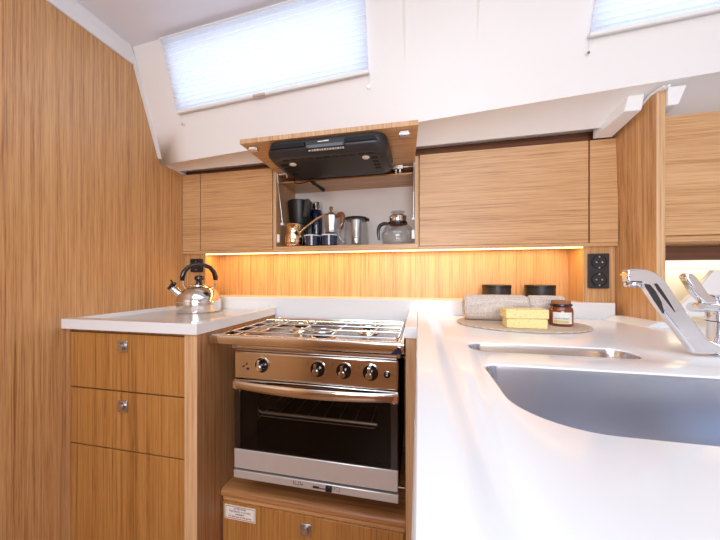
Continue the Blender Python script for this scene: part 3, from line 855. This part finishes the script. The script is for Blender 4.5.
# LED strip in the niche
bm = B(); box(bm, -0.965, 0.567, 1.131, 1.139, 0.1035, 0.1062)
o = obj('light_strip', bm, M['led'], loc=(-0.2, 1.135, 0.095))
tag(o, 'thin amber light strip under the wall cupboards above the niche', 'light')

# ------------------------------------------------------------------ sockets
def socket(x0, x1, z0, z1, label, n):
    t = thing('power_socket', label, 'socket', ((x0 + x1) / 2, 1.13, (z0 + z1) / 2))
    bm = B(); prism(bm, rrect(x0, x1, z0, z1, 0.003, 3), 'y', 1.1205, 1.1298)
    obj('cover_plate', bm, M['anthracite'] if n == 2 else M['black'], t, bevel=0.001)
    for i in range(n):
        cz = z0 + (z1 - z0) * (i + .5) / n; cx = (x0 + x1) / 2; r = 0.0215
        bm = B(); lathe(bm, [(r + .002, 0), (r + .002, -0.0015), (r, -0.0015), (r - .0015, 0.0005), (0, 0.0005)], (cx, 1.1203, cz), 'y', 32)
        s = obj('outlet', bm, M['black'], t, smooth=True)
        bm = B()
        for dx in (-.0085, .0085): cyl(bm, (cx + dx, 1.1188, cz), .0024, .002, 'y', 12)
        box(bm, cx - .002, cx + .002, 1.1185, 1.1205, cz + r * .78, cz + r); box(bm, cx - .002, cx + .002, 1.1185, 1.1205, cz - r, cz - r * .78)
        obj('contact', bm, M['steel'], s)
socket(0.5815, 0.6435, -0.0395, 0.0815, 'black double power socket on the right oak post', 2)
socket(-1.040, -0.978, 0.0225, 0.0845, 'black single power socket behind the kettle handle', 1)

# ------------------------------------------------------------------ kettle
t = thing('kettle', 'polished steel whistling kettle with black arched handle on the left worktop', 'kettle', (-0.897, 1.014, ZC), math.radians(41.4))
bm = B()
lathe(bm, [(0, 0), (.079, 0), (.083, .003), (.0835, .030), (.0830, .044), (.0815, .055), (.077, .070), (.069, .084), (.058, .096), (.045, .1035), (.034, .107), (.034, .109)], seg=56)
body = obj('body', bm, M['polished'], t, local=True, smooth=True)
bm = B(); lathe(bm, [(.0838, .042), (.0845, .0435), (.0838, .045)], seg=56)
obj('seam', bm, M['chrome'], t, local=True, smooth=True)
bm = B(); lathe(bm, [(.0345, .106), (.0345, .110), (.028, .1125), (.010, .1145), (0, .1145)], seg=36)
lid = obj('lid', bm, M['polished'], t, local=True, smooth=True)
bm = B(); lathe(bm, [(0, .114), (.0125, .114), (.0115, .124), (.013, .129), (.0175, .132), (.0190, .141), (.015, .148), (0, .151)], seg=24)
obj('knob', bm, M['blackg'], lid, local=True, smooth=True)
bm = B()
arc = [(-0.060, 0, 0.128), (-0.060, 0, 0.145), (-0.054, 0, 0.165), (-0.040, 0, 0.183), (-0.020, 0, 0.193), (0, 0, 0.196), (0.020, 0, 0.193), (0.040, 0, 0.183), (0.054, 0, 0.165), (0.060, 0, 0.145), (0.060, 0, 0.130)]
tube(bm, arc, [.0075, .0098, .0095, .0088, .0082, .0080, .0082, .0088, .0095, .0100, .0085], 14)
h_ = obj('handle', bm, M['blackg'], t, local=True, smooth=True)
bm = B()
bm.free()
for s in (-1, 1):
    bm = B(); tube(bm, [(s * .060, 0, .129), (s * .058, 0, .110), (s * .052, 0, .098)], .0028, 8)
    obj('handle_bracket', bm, M['chrome'], t, local=True, smooth=True)
bm = B(); tube(bm, [(-.066, 0, .072), (-.080, 0, .084), (-.096, 0, .103)], [.018, .0155, .0145], 18)
sp = obj('spout', bm, M['polished'], t, local=True, smooth=True)
bm = B(); tube(bm, [(-.094, 0, .101), (-.1005, 0, .109)], [.0160, .0160], 18)
tube(bm, [(-.108, 0, .096), (-.094, 0, .121), (-.100, 0, .132)], [.0035, .0045, .003], 8); tube(bm, [(-.094, 0, .121), (-.080, 0, .116)], [.0045, .0035], 8)
obj('whistle', bm, M['blackg'], t, local=True, smooth=True)

# ------------------------------------------------------------------ tap
t = thing('kitchen_tap', 'chrome mixer tap with a flat slotted spout beside the sinks', 'tap', (0.545, 0.64, ZC))
bm = B(); lathe(bm, [(0, .0005), (.031, .0005), (.031, .004), (.028, .006), (.0245, .006), (.0245, .062), (.0255, .064), (.0255, .108), (.023, .111), (0, .111)], (0.552, 0.64, ZC), 'z', 40)
obj('column', bm, M['chrome'], t, smooth=True)
bm = B(); lathe(bm, [(.0247, .0615), (.0251, .062), (.0251, .0635), (.0247, .064)], (0.552, 0.64, ZC), 'z', 40)
obj('seam_ring', bm, M['black'], t, smooth=True)
# spout outline in elevation (x, z), swung over the small sink
so = [(0.530, -0.138), (0.505, -0.1385), (0.484, -0.138), (0.480, -0.129), (0.459, -0.100), (0.424, -0.050), (0.408, -0.024), (0.398, -0.0145), (0.376, -0.0140), (0.3735, 0.000), (0.375, 0.010), (0.392, 0.0120), (0.410, 0.0100), (0.424, 0.004), (0.436, -0.006), (0.450, -0.027), (0.470, -0.058), (0.490, -0.086), (0.508, -0.112), (0.530, -0.122)]
so = [(x - .003, z + .0035) if z > -0.06 else (x, z) for x, z in so]
def spout_y(x): return 0.606 + (x - 0.372) / 0.163 * 0.026
bm = B()
hexa(bm, [(x, spout_y(x) - 0.009, z) for x, z in so], [(x, spout_y(x) + 0.009, z) for x, z in so])
spo = obj('spout', bm, M['chrome'], t, bevel=0.0035, segs=4)
bm = B()
def slot(top, bot):
    n = len(top)
    for k in range(n - 1):
        q = [(x - .002, z + .003) for x, z in (top[k], top[k + 1], bot[k + 1], bot[k])]
        hexa(bm, [(x, spout_y(x) - 0.0098, z) for x, z in q], [(x, spout_y(x) - 0.006, z) for x, z in q])
slot([(0.4106, -0.0166), (0.4200, -0.0280), (0.4300, -0.0470), (0.4350, -0.0660)], [(0.4010, -0.0150), (0.4100, -0.0290), (0.4210, -0.0480), (0.4345, -0.0690)])
slot([(0.4227, -0.0144), (0.4310, -0.0265), (0.4420, -0.0440), (0.4540, -0.0658)], [(0.4185, -0.0150), (0.4240, -0.0260), (0.4370, -0.0440), (0.4535, -0.0662)])
obj('slot_inlay', bm, M['anthracite'], spo)
bm = B(); hexa(bm, [(0.371, 0.593, 0.0030), (0.402, 0.597, 0.0030), (0.402, 0.620, 0.0030), (0.371, 0.617, 0.0030)], [(0.371, 0.593, 0.0055), (0.402, 0.597, 0.0055), (0.402, 0.620, 0.0055), (0.371, 0.617, 0.0055)])
lathe(bm, [(0, 0), (.012, 0), (.013, .003), (.013, .008)], (0.385, 0.608, -0.0180), 'z', 24)
obj('spray_head', bm, M['chrome'], spo, smooth=True)
bm = B()   # lever
prism(bm, [(0.4745, 0.0045), (0.478, 0.0068), (0.486, 0.0060), (0.492, -0.002), (0.508, -0.030), (0.522, -0.038), (0.522, -0.048), (0.503, -0.048), (0.490, -0.032), (0.474, -0.001)], 'y', 0.618, 0.634)
lv = obj('lever', bm, M['chrome'], t, bevel=0.003)
bm = B(); tube(bm, [(0.489, 0.627, -0.055), (0.53, 0.633, -0.055)], .0085, 20)
tube(bm, [(0.494, 0.614, -0.052), (0.494, 0.626, -0.052)], .0055, 16)
obj('lever_joint', bm, M['chrome'], t, smooth=True)

# ------------------------------------------------------------------ placemat, towels, sponges, jar
mc = (0.299, 0.930)
bm = B()
def ell(rx, ry, z, n=96, sc=0.0):
    return [(mc[0] + rx * (1 + sc * math.sin(i * 24 * 2 * PI / 96)) * math.cos(2 * PI * i / n), mc[1] + ry * (1 + sc * math.sin(i * 24 * 2 * PI / 96)) * math.sin(2 * PI * i / n), z) for i in range(n)]
loft(bm, [ell(.176, .138, ZC + .0005), ell(.180, .142, ZC + .002, sc=.004), ell(.178, .140, ZC + .0045, sc=.003), ell(.172, .135, ZC + .005)])
o = obj('placemat', bm, M['jute'], loc=(mc[0], mc[1], ZC), smooth=True)
tag(o, 'round woven jute placemat under the towels and sponges', 'placemat')
ZM = ZC + 0.005
def roll(name, c, length, ry, rz, ang, label, fold=True):
    """A soft rolled towel lying along its length with the outer layer's edge showing."""
    bm = B(); loops = []
    n = 36
    for i, (u, k) in enumerate(((0, .80), (.015, .93), (.06, 1.0), (.3, 1.0), (.5, 1.01), (.7, 1.0), (.94, 1.0), (.985, .94), (1.0, .82))):
        lp = []
        for j in range(n):
            a = 2 * PI * j / n
            e = 0.75
            cy = math.copysign(abs(math.cos(a)) ** e, math.cos(a)) * ry * k; cz = math.copysign(abs(math.sin(a)) ** e, math.sin(a)) * rz * k
            cz += rz; cy += .002 * math.sin(3 * a + u * 4)
            x = (u - .5) * length
            if cz < 0: cz = 0
            lp.append((x, cy, cz))
        loops.append(lp)
    loft(bm, loops)
    th = thing(name, label, 'towel', (c[0], c[1], ZM), ang)
    obj('roll', bm, M['towel'], th, local=True, smooth=True)
    for s in (-1, 1):   # spiral of the layers at both ends
        bm = B()
        pts = []
        for j in range(60):
            a = j / 59 * 5.2 * PI; q = .18 + .66 * j / 59
            pts.append((s * (length / 2 + .0005), math.cos(a) * ry * q, rz + math.sin(a) * rz * q))
        tube(bm, pts, .0022, 6)
        obj('end_layers', bm, M['towel'], th, local=True, smooth=True)
    bm = B()
    tube(bm, [(x, -ry * .985, rz * 1.25) for x in (-length * .47, -length * .2, 0, length * .25, length * .47)], .0018, 6)
    obj('hem', bm, M['towel'], th, local=True, smooth=True)
roll('rolled_towel', (0.2405, 0.978), 0.186, 0.034, 0.0405, math.radians(2), 'larger grey-beige waffle towel rolled up at the left of the placemat')
roll('rolled_towel', (0.392, 0.990), 0.098, 0.028, 0.0400, math.radians(-4), 'small beige towel roll behind the amber jar')
def sponge(c, dx, dy, dz, ang, z, label):
    bm = B(); prism(bm, rrect(-dx / 2, dx / 2, -dy / 2, dy / 2, .004, 3), 'z', 0, dz)
    o = obj('sponge', bm, M['sponge'], bevel=0.0025)
    o.location = (c[0], c[1], z); o.rotation_euler = (0, 0, ang)
    tag(o, label, 'sponge')
sponge((0.286, 0.852), 0.100, 0.050, 0.0255, math.radians(-3), ZM + .0002, 'yellow sponge lying on the placemat, the lower of two')
sponge((0.285, 0.853), 0.108, 0.052, 0.0250, math.radians(3), ZM + .0260, 'yellow sponge stacked on top of the other sponge')
t = thing('candle_jar', 'squat amber glass jar with cork lid and white label on the placemat', 'jar', (0.4005, 0.908, ZM))
bm = B(); lathe(bm, [(0, 0), (.027, 0), (.0295, .003), (.030, .010), (.030, .042), (.0285, .049), (.024, .054), (.0235, .056), (0, .056)], (0.4005, 0.908, ZM), 'z', 40)
obj('jar_body', bm, M['amber'], t, smooth=True)
bm = B(); lathe(bm, [(.0235, .0555), (.0270, .0555), (.0275, .057), (.0275, .061), (.0265, .0625), (0, .0625)], (0.4005, 0.908, ZM), 'z', 40)
obj('neck_ring', bm, M['blackg'], t, smooth=True)
bm = B(); lathe(bm, [(0, .0622), (.0235, .0622), (.0235, .0700), (.0225, .0715), (0, .0715)], (0.4005, 0.908, ZM), 'z', 36)
obj('cork', bm, M['cork'], t, smooth=True)
bm = B(); rows = []
for i in range(13):
    a = math.radians(-150 + 92 * i / 12)
    rows.append([(0.4005 + .0304 * math.cos(a), 0.908 + .0304 * math.sin(a), ZM + z) for z in (.008, .016, .024, .040)])
strip(bm, rows)
lb = obj('paper_label', bm, M['label'], t)
bm = B(); rows = []
for i in range(11):
    a = math.radians(-146 + 70 * i / 10)
    rows.append([(0.4005 + .0306 * math.cos(a), 0.908 + .0306 * math.sin(a), ZM + z) for z in (.0095, .0175)])
strip(bm, rows)
obj('label_tint', bm, M['gold_lbl'], lb)
a_ = math.radians(-110)
text('lettering', 'HAND & BODY', .0052, M['ink'], lb, (0.4005 + .0309 * math.cos(a_), 0.908 + .0309 * math.sin(a_), ZM + .0225), rot=(PI / 2, 0, a_ + PI / 2))
# dark canisters in the niche
for cx_, r_, lab in ((0.2975, .051, 'dark round canister in the niche behind the large rolled towel'), (0.4500, .050, 'dark round canister in the niche behind the small towel roll')):
    t = thing('canister', lab, 'canister', (cx_, 1.180, -0.088), group='dark canisters in the lit niche')
    bm = B(); lathe(bm, [(0, 0), (r_ - .002, 0), (r_, .002), (r_, .046), (0, .046)], (cx_, 1.180, -0.0878), 'z', 44)
    obj('can_body', bm, M['anthracite'], t, smooth=True)
    bm = B(); lathe(bm, [(0, .046), (r_ + .001, .046), (r_ + .001, .056), (r_ - .001, .058), (0, .058)], (cx_, 1.180, -0.0878), 'z', 44)
    obj('can_lid', bm, M['black'], t, smooth=True)

# ------------------------------------------------------------------ induction hob stowed under the flap
t = thing('portable_induction_hob', 'flat black appliance with vents fixed under the raised flap', 'hob', (-0.315, 1.0, 0.41))
bm = B()
def hp(x0, x1, y0, y1, r, z):
    return [(x, y, (z if z < .44 else fz(y) - .0015 + (z - .46))) for x, y in rrect(x0, x1, y0, y1, r, 8)]
loft(bm, [hp(-0.512, -0.108, 0.908, 1.108, .034, .4105), hp(-0.515, -0.104, 0.904, 1.112, .038, .4125), hp(-0.527, -0.096, 0.886, 1.114, .050, .428), hp(-0.528, -0.094, 0.884, 1.114, .050, .4385), hp(-0.520, -0.100, 0.890, 1.110, .045, .4585), hp(-0.516, -0.104, 0.893, 1.106, .042, .4600)])
hb = obj('housing', bm, M['anthracite'], t, smooth=True)
bm = B(); loft(bm, [[(x, y, .4098) for x, y in rrect(-0.500, -0.128, 0.925, 1.102, .018, 6)], [(x, y, .4106) for x, y in rrect(-0.502, -0.126, 0.923, 1.104, .018, 6)]])
obj('base_plate', bm, M['brown_grey'], t)
bm = B()
for i in range(11):
    x = -0.468 + i * .0300; box(bm, x, x + .024, 0.912, 0.919, .4085, .4108)
obj('vent_slots', bm, M['slot'], t)
for a, b in ((-0.158, -0.136), (-0.492, -0.470)):
    bm = B()
    for i in range(4):
        y = 0.945 + i * .030; box(bm, a, b, y, y + .016, .4088, .4102)
    obj('vent_slots', bm, M['slot'], t)
bm = B()   # recessed front vents left and right of the control block
hexa(bm, [(-0.497, 0.8785, .436), (-0.372, 0.8765, .436), (-0.372, 0.882, .436), (-0.497, 0.884, .436)], [(-0.490, 0.8805, .451), (-0.372, 0.8805, .451), (-0.372, 0.886, .451), (-0.490, 0.886, .451)])
obj('air_inlet', bm, M['slot'], t)
bm = B(); hexa(bm, [(-0.232, 0.8765, .436), (-0.128, 0.8785, .436), (-0.128, 0.884, .436), (-0.232, 0.882, .436)], [(-0.232, 0.8805, .451), (-0.136, 0.8805, .451), (-0.136, 0.886, .451), (-0.232, 0.886, .451)])
obj('air_inlet', bm, M['slot'], t)
bm = B(); hexa(bm, [(-0.370, 0.8795, .4265), (-0.234, 0.8795, .4265), (-0.234, 0.892, .4265), (-0.370, 0.892, .4265)], [(-0.370, 0.8815, .453), (-0.234, 0.8815, .453), (-0.234, 0.892, .453), (-0.370, 0.892, .453)])
cb = obj('control_block', bm, M['anthracite'], t, bevel=0.002)
bm = B(); box(bm, -0.364, -0.240, 0.8785, 0.8805, .4275, .4375)
obj('touch_panel', bm, M['blackg'], cb)
bm = B(); box(bm, -0.326, -0.303, 0.8792, 0.8810, .4455, .4485); box(bm, -0.304, -0.288, 0.8792, 0.8810, .4455, .4497)
obj('brand_mark', bm, M['white_ink'], cb)
bm = B()
random.seed(3); x = -0.348
hexa(bm, [(-0.362, 0.885, .4205), (-0.350, 0.885, .4205), (-0.350, 0.886, .4205), (-0.362, 0.886, .4205)], [(-0.357, 0.8835, .4240), (-0.3555, 0.8835, .4240), (-0.3555, 0.8845, .4240), (-0.357, 0.8845, .4240)])
while x < -0.236:
    w = random.choice((.0035, .005, .0065)); 
    hexa(bm, [(x, 0.889, .4208), (x + w, 0.886, .4208), (x + w, 0.890, .4208), (x, 0.890, .4208)], [(x, 0.8815, .4240), (x + w, 0.8815, .4240), (x + w, 0.890, .4240), (x, 0.890, .4240)])
    x += w + .0035
obj('warning_print', bm, M['white_ink'], t)
for x, y in ((-0.446, 0.950), (-0.176, 0.944)):
    bm = B(); lathe(bm, [(0, -0.004), (.010, -0.004), (.0125, -0.002), (.0125, .001), (0, .001)], (x, y, .4098), 'z', 24)
    obj('foot', bm, M['white_in'], t, smooth=True)
# its lead
t = thing('power_lead', 'short black power lead with plug hanging beneath the raised flap', 'cable', (-0.48, 1.13, 0.40))
bm = B(); tube(bm, bez((-0.505, 1.095, .414), (-0.535, 1.13, .39), (-0.49, 1.13, .402), (-0.452, 1.135, .412), 14), .0022, 8)
obj('cord', bm, M['rubber'], t, smooth=True)
bm = B(); tube(bm, [(-0.452, 1.135, .412), (-0.437, 1.136, .400), (-0.431, 1.136, .396), (-0.400, 1.138, .374), (-0.392, 1.138, .368)], [.004, .0085, .006, .0075, .0075], 12)
obj('plug', bm, M['rubber'], t, smooth=True)

# ------------------------------------------------------------------ coffee things on the shelf
ZS = 0.1312
def at(x, y=1.17): return (x, y, ZS)
# black flared grinder / filter machine at the back
t = thing('coffee_maker', 'tall black flared coffee maker at the left end of the shelf', 'coffee maker', at(-0.544, 1.235))
c = (-0.544, 1.235, ZS)
bm = B(); lathe(bm, [(0, 0), (.036, 0), (.038, .004), (.038, .03), (.036, .075), (.036, .095), (.038, .108), (.0, .108)], c, 'z', 36)
obj('lower_pot', bm, M['blackg'], t, smooth=True)
bm = B(); lathe(bm, [(0, .108), (.043, .108), (.048, .125), (.0565, .205), (.058, .218), (.055, .221), (0, .219)], c, 'z', 36)
obj('funnel', bm, M['black'], t, smooth=True)
bm = B(); hexa(bm, [(-0.500, 1.165, ZS + .135), (-0.484, 1.165, ZS + .135), (-0.484, 1.19, ZS + .135), (-0.500, 1.19, ZS + .135)], [(-0.487, 1.158, ZS + .212), (-0.472, 1.158, ZS + .212), (-0.472, 1.18, ZS + .212), (-0.487, 1.18, ZS + .212)])
obj('grip', bm, M['anthracite'], t)
t = thing('vacuum_flask', 'slim navy flask with chrome stopper behind the brass coffee pot', 'flask', at(-0.478, 1.280))
c = (-0.478, 1.280, ZS)
bm = B(); lathe(bm, [(0, 0), (.024, 0), (.026, .003), (.026, .175), (.023, .188), (.0, .178)], c, 'z', 32)
obj('flask_body', bm, M['navy'], t, smooth=True)
bm = B(); lathe(bm, [(0, .188), (.017, .188), (.017, .200), (.020, .202), (.020, .222), (.016, .226), (0, .226)], c, 'z', 28)
obj('stopper', bm, M['chrome'], t, smooth=True)
# brass cezve
t = thing('turkish_coffee_pot', 'hammered brass long-handled coffee pot at the front of the shelf', 'coffee pot', at(-0.536, 1.150))
c = (-0.536, 1.150, ZS)
bm = B(); lathe(bm, [(0, 0), (.032, 0), (.038, .005), (.041, .020), (.041, .036), (.035, .058), (.0315, .070), (.0315, .076), (.037, .094), (.039, .098), (.037, .098), (.030, .078), (.029, .068), (.033, .05), (.0, .045)], c, 'z', 40)
obj('pot', bm, M['copper'], t, smooth=True)
bm = B(); tube(bm, [(-0.510, 1.150, ZS + .060), (-0.470, 1.140, ZS + .088), (-0.420, 1.130, ZS + .117), (-0.385, 1.125, ZS + .130)], [.0045, .0050, .0055, .0035], 12)
obj('handle', bm, M['copper'], t, smooth=True)
# two navy enamel mugs
for cx_, cy_, lab in ((-0.450, 1.150, 'small navy cup with a pale rim next to the brass coffee pot'), (-0.372, 1.150, 'small navy cup with a pale rim in front of the moka pot')):
    t = thing('espresso_cup', lab, 'cup', at(cx_, cy_), group='navy cups on the cupboard shelf')
    bm = B(); lathe(bm, [(0, 0), (.030, 0), (.034, .003), (.0355, .044), (.0335, .0445), (.0315, .006), (0, .005)], at(cx_, cy_), 'z', 36)
    obj('cup_body', bm, M['navy'], t, smooth=True)
    bm = B(); lathe(bm, [(.0357, .0435), (.0365, .0455), (.0357, .048), (.0340, .0478), (.0333, .045)], at(cx_, cy_), 'z', 36)
    obj('rim', bm, M['white_in'], t, smooth=True)
# moka pot
c = (-0.388, 1.222, ZS)
t = thing('moka_pot', 'aluminium moka pot with brown wooden handle and knob', 'moka pot', c)
oc = []
for r_, z in ((.034, 0), (.036, .004), (.032, .055), (.026, .066), (.028, .070), (.026, .078), (.034, .140), (.0345, .145)):
    oc.append((r_, z))
bm = B(); lathe(bm, [(0, 0)] + oc + [(0, .145)], c, 'z', 8); obj('pot', bm, M['alu'], t)
bm = B(); lathe(bm, [(.0350, .145), (.033, .150), (.012, .162), (0, .163)], c, 'z', 8); obj('lid', bm, M['alu'], t)
bm = B(); lathe(bm, [(0, .162), (.005, .163), (.006, .170), (.0085, .176), (.0085, .184), (.006, .188), (0, .188)], c, 'z', 16); obj('knob', bm, M['walnut'], t, smooth=True)
bm = B(); tube(bm, bez((-0.358, 1.215, ZS + .140), (-0.322, 1.195, ZS + .165), (-0.318, 1.195, ZS + .125), (-0.336, 1.195, ZS + .080), 12), [.008, .010, .011, .0115, .012, .012, .012, .0115, .011, .0105, .010, .009, .008], 12)
obj('handle', bm, M['walnut'], t, smooth=True)
# glass jug with infuser
c = (-0.262, 1.185, ZS)
t = thing('glass_jug', 'tall clear glass jug with black lid and infuser in the middle of the shelf', 'jug', c)
bm = B(); lathe(bm, [(0, 0), (.052, 0), (.055, .004), (.055, .030), (.050, .085), (.046, .112)], c, 'z', 40); obj('jug', bm, M['glass'], t, smooth=True)
bm = B(); lathe(bm, [(.030, .112), (.052, .112), (.053, .117), (.050, .122), (.020, .124), (0, .124)], c, 'z', 40); box(bm, c[0] + .040, c[0] + .058, c[1] - .012, c[1] + .004, ZS + .106, ZS + .118); obj('lid', bm, M['blackg'], t, smooth=True)
bm = B(); lathe(bm, [(0, .012), (.022, .012), (.023, .016), (.024, .120), (.026, .124)], c, 'z', 24); obj('infuser', bm, M['steel'], t, smooth=True)
bm = B(); tube(bm, bez((-0.308, 1.175, ZS + .100), (-0.352, 1.165, ZS + .100), (-0.345, 1.165, ZS + .03), (-0.314, 1.175, ZS + .022), 12), .0055, 10); obj('handle', bm, M['glass'], t, smooth=True)
# glass teapot
c = (-0.085, 1.185, ZS)
t = thing('glass_teapot', 'round clear glass teapot with black handle and steel lid at the right end', 'teapot', c)
bm = B(); lathe(bm, [(0, 0), (.050, 0), (.060, .006), (.068, .028), (.068, .048), (.058, .072), (.042, .088), (.036, .093)], c, 'z', 48); obj('pot', bm, M['glass'], t, smooth=True)
bm = B(); lathe(bm, [(.036, .090), (.039, .092), (.039, .098), (.036, .100), (.036, .118), (.038, .121), (.030, .128), (0, .130)], c, 'z', 40); obj('lid', bm, M['polished'], t, smooth=True)
bm = B(); lathe(bm, [(.0385, .0885), (.041, .090), (.0405, .097), (.0385, .098)], c, 'z', 40); obj('collar', bm, M['blackg'], t, smooth=True)
bm = B(); lathe(bm, [(0, .129), (.014, .130), (.028, .137), (.030, .141), (.027, .142), (0, .136)], c, 'z', 30); obj('knob', bm, M['glass'], t, smooth=True)
bm = B(); tube(bm, bez((-0.122, 1.172, ZS + .090), (-0.175, 1.160, ZS + .100), (-0.165, 1.160, ZS + .045), (-0.160, 1.160, ZS + .022), 12), [.006, .0075, .008, .008, .008, .008, .0075, .007, .0065, .006, .0055, .005, .0045], 10); obj('handle', bm, M['blackg'], t, smooth=True)

# ------------------------------------------------------------------ light
def area(name, loc, rot, sx, sy, power, col, spread=None):
    l = bpy.data.lights.new(name, 'AREA'); l.shape = 'RECTANGLE'; l.size = sx; l.size_y = sy; l.energy = power; l.color = col
    if spread: l.spread = spread
    o = bpy.data.objects.new(name, l); COL.objects.link(o); o.location = loc; o.rotation_euler = rot
    return o
def aim(o, d): o.rotation_euler = Vector(d).to_track_quat('-Z', 'Y').to_euler()
DAY = (0.82, 0.90, 1.0)
o = area('daylight_hatch', (0.0, -0.40, 0.98), (0, 0, 0), 1.65, 1.15, 13.5, (0.72, 0.86, 1.0))
o = area('daylight_saloon', (0.1, -1.62, 0.26), (0, 0, 0), 1.3, 0.75, 28, (0.97, 0.97, 1.0)); aim(o, (0, 1, -0.05))
for (x0, x1, t0, t1), pw in ((win[0], 1.75), (win[1], 1.6)):
    o = area('daylight_window', H((x0 + x1) / 2, (t0 + t1) / 2, -0.16), (0, 0, 0), (x1 - x0) * 1.15, 0.34, pw, DAY); aim(o, -NH)
o = area('niche_glow', (-0.2, 1.150, 0.101), (0, 0, 0), 1.50, 0.012, 2.2, (1.0, 0.66, 0.22)); o.rotation_euler = (math.radians(14), 0, 0)
o = area('corner_glow', (1.1, 1.183, 0.028), (0, 0, 0), 0.8, 0.02, 0.25, (1.0, 0.82, 0.55))

w = bpy.data.worlds.new('sky'); SC.world = w; w.use_nodes = True
bg = w.node_tree.nodes['Background']; bg.inputs['Color'].default_value = (0.85, 0.92, 1.0, 1); bg.inputs['Strength'].default_value = 1.3

# ------------------------------------------------------------------ camera
cam = bpy.data.cameras.new('camera'); co = bpy.data.objects.new('camera', cam); COL.objects.link(co)
cam.sensor_width = 36.0; cam.lens = 281.0 * 36.0 / 720.0; cam.shift_y = 7.0 / 720.0; cam.clip_start = 0.01
co.location = (0, 0, 0); co.rotation_euler = (PI / 2, 0, math.atan(58.4 / 281.0))
SC.camera = co

for o in list(SC.objects):
    if o.parent is None: o.location.z += EYE
SC.view_settings.view_transform = 'Standard'; SC.view_settings.look = 'None'
SC.view_settings.gamma = 1.0; SC.view_settings.exposure = 0.0
SC.view_settings.use_curve_mapping = False
SC.cycles.max_bounces = 10; SC.cycles.transparent_max_bounces = 12
SC.cycles.use_denoising = True
SC.cycles.sample_clamp_indirect = 6.0
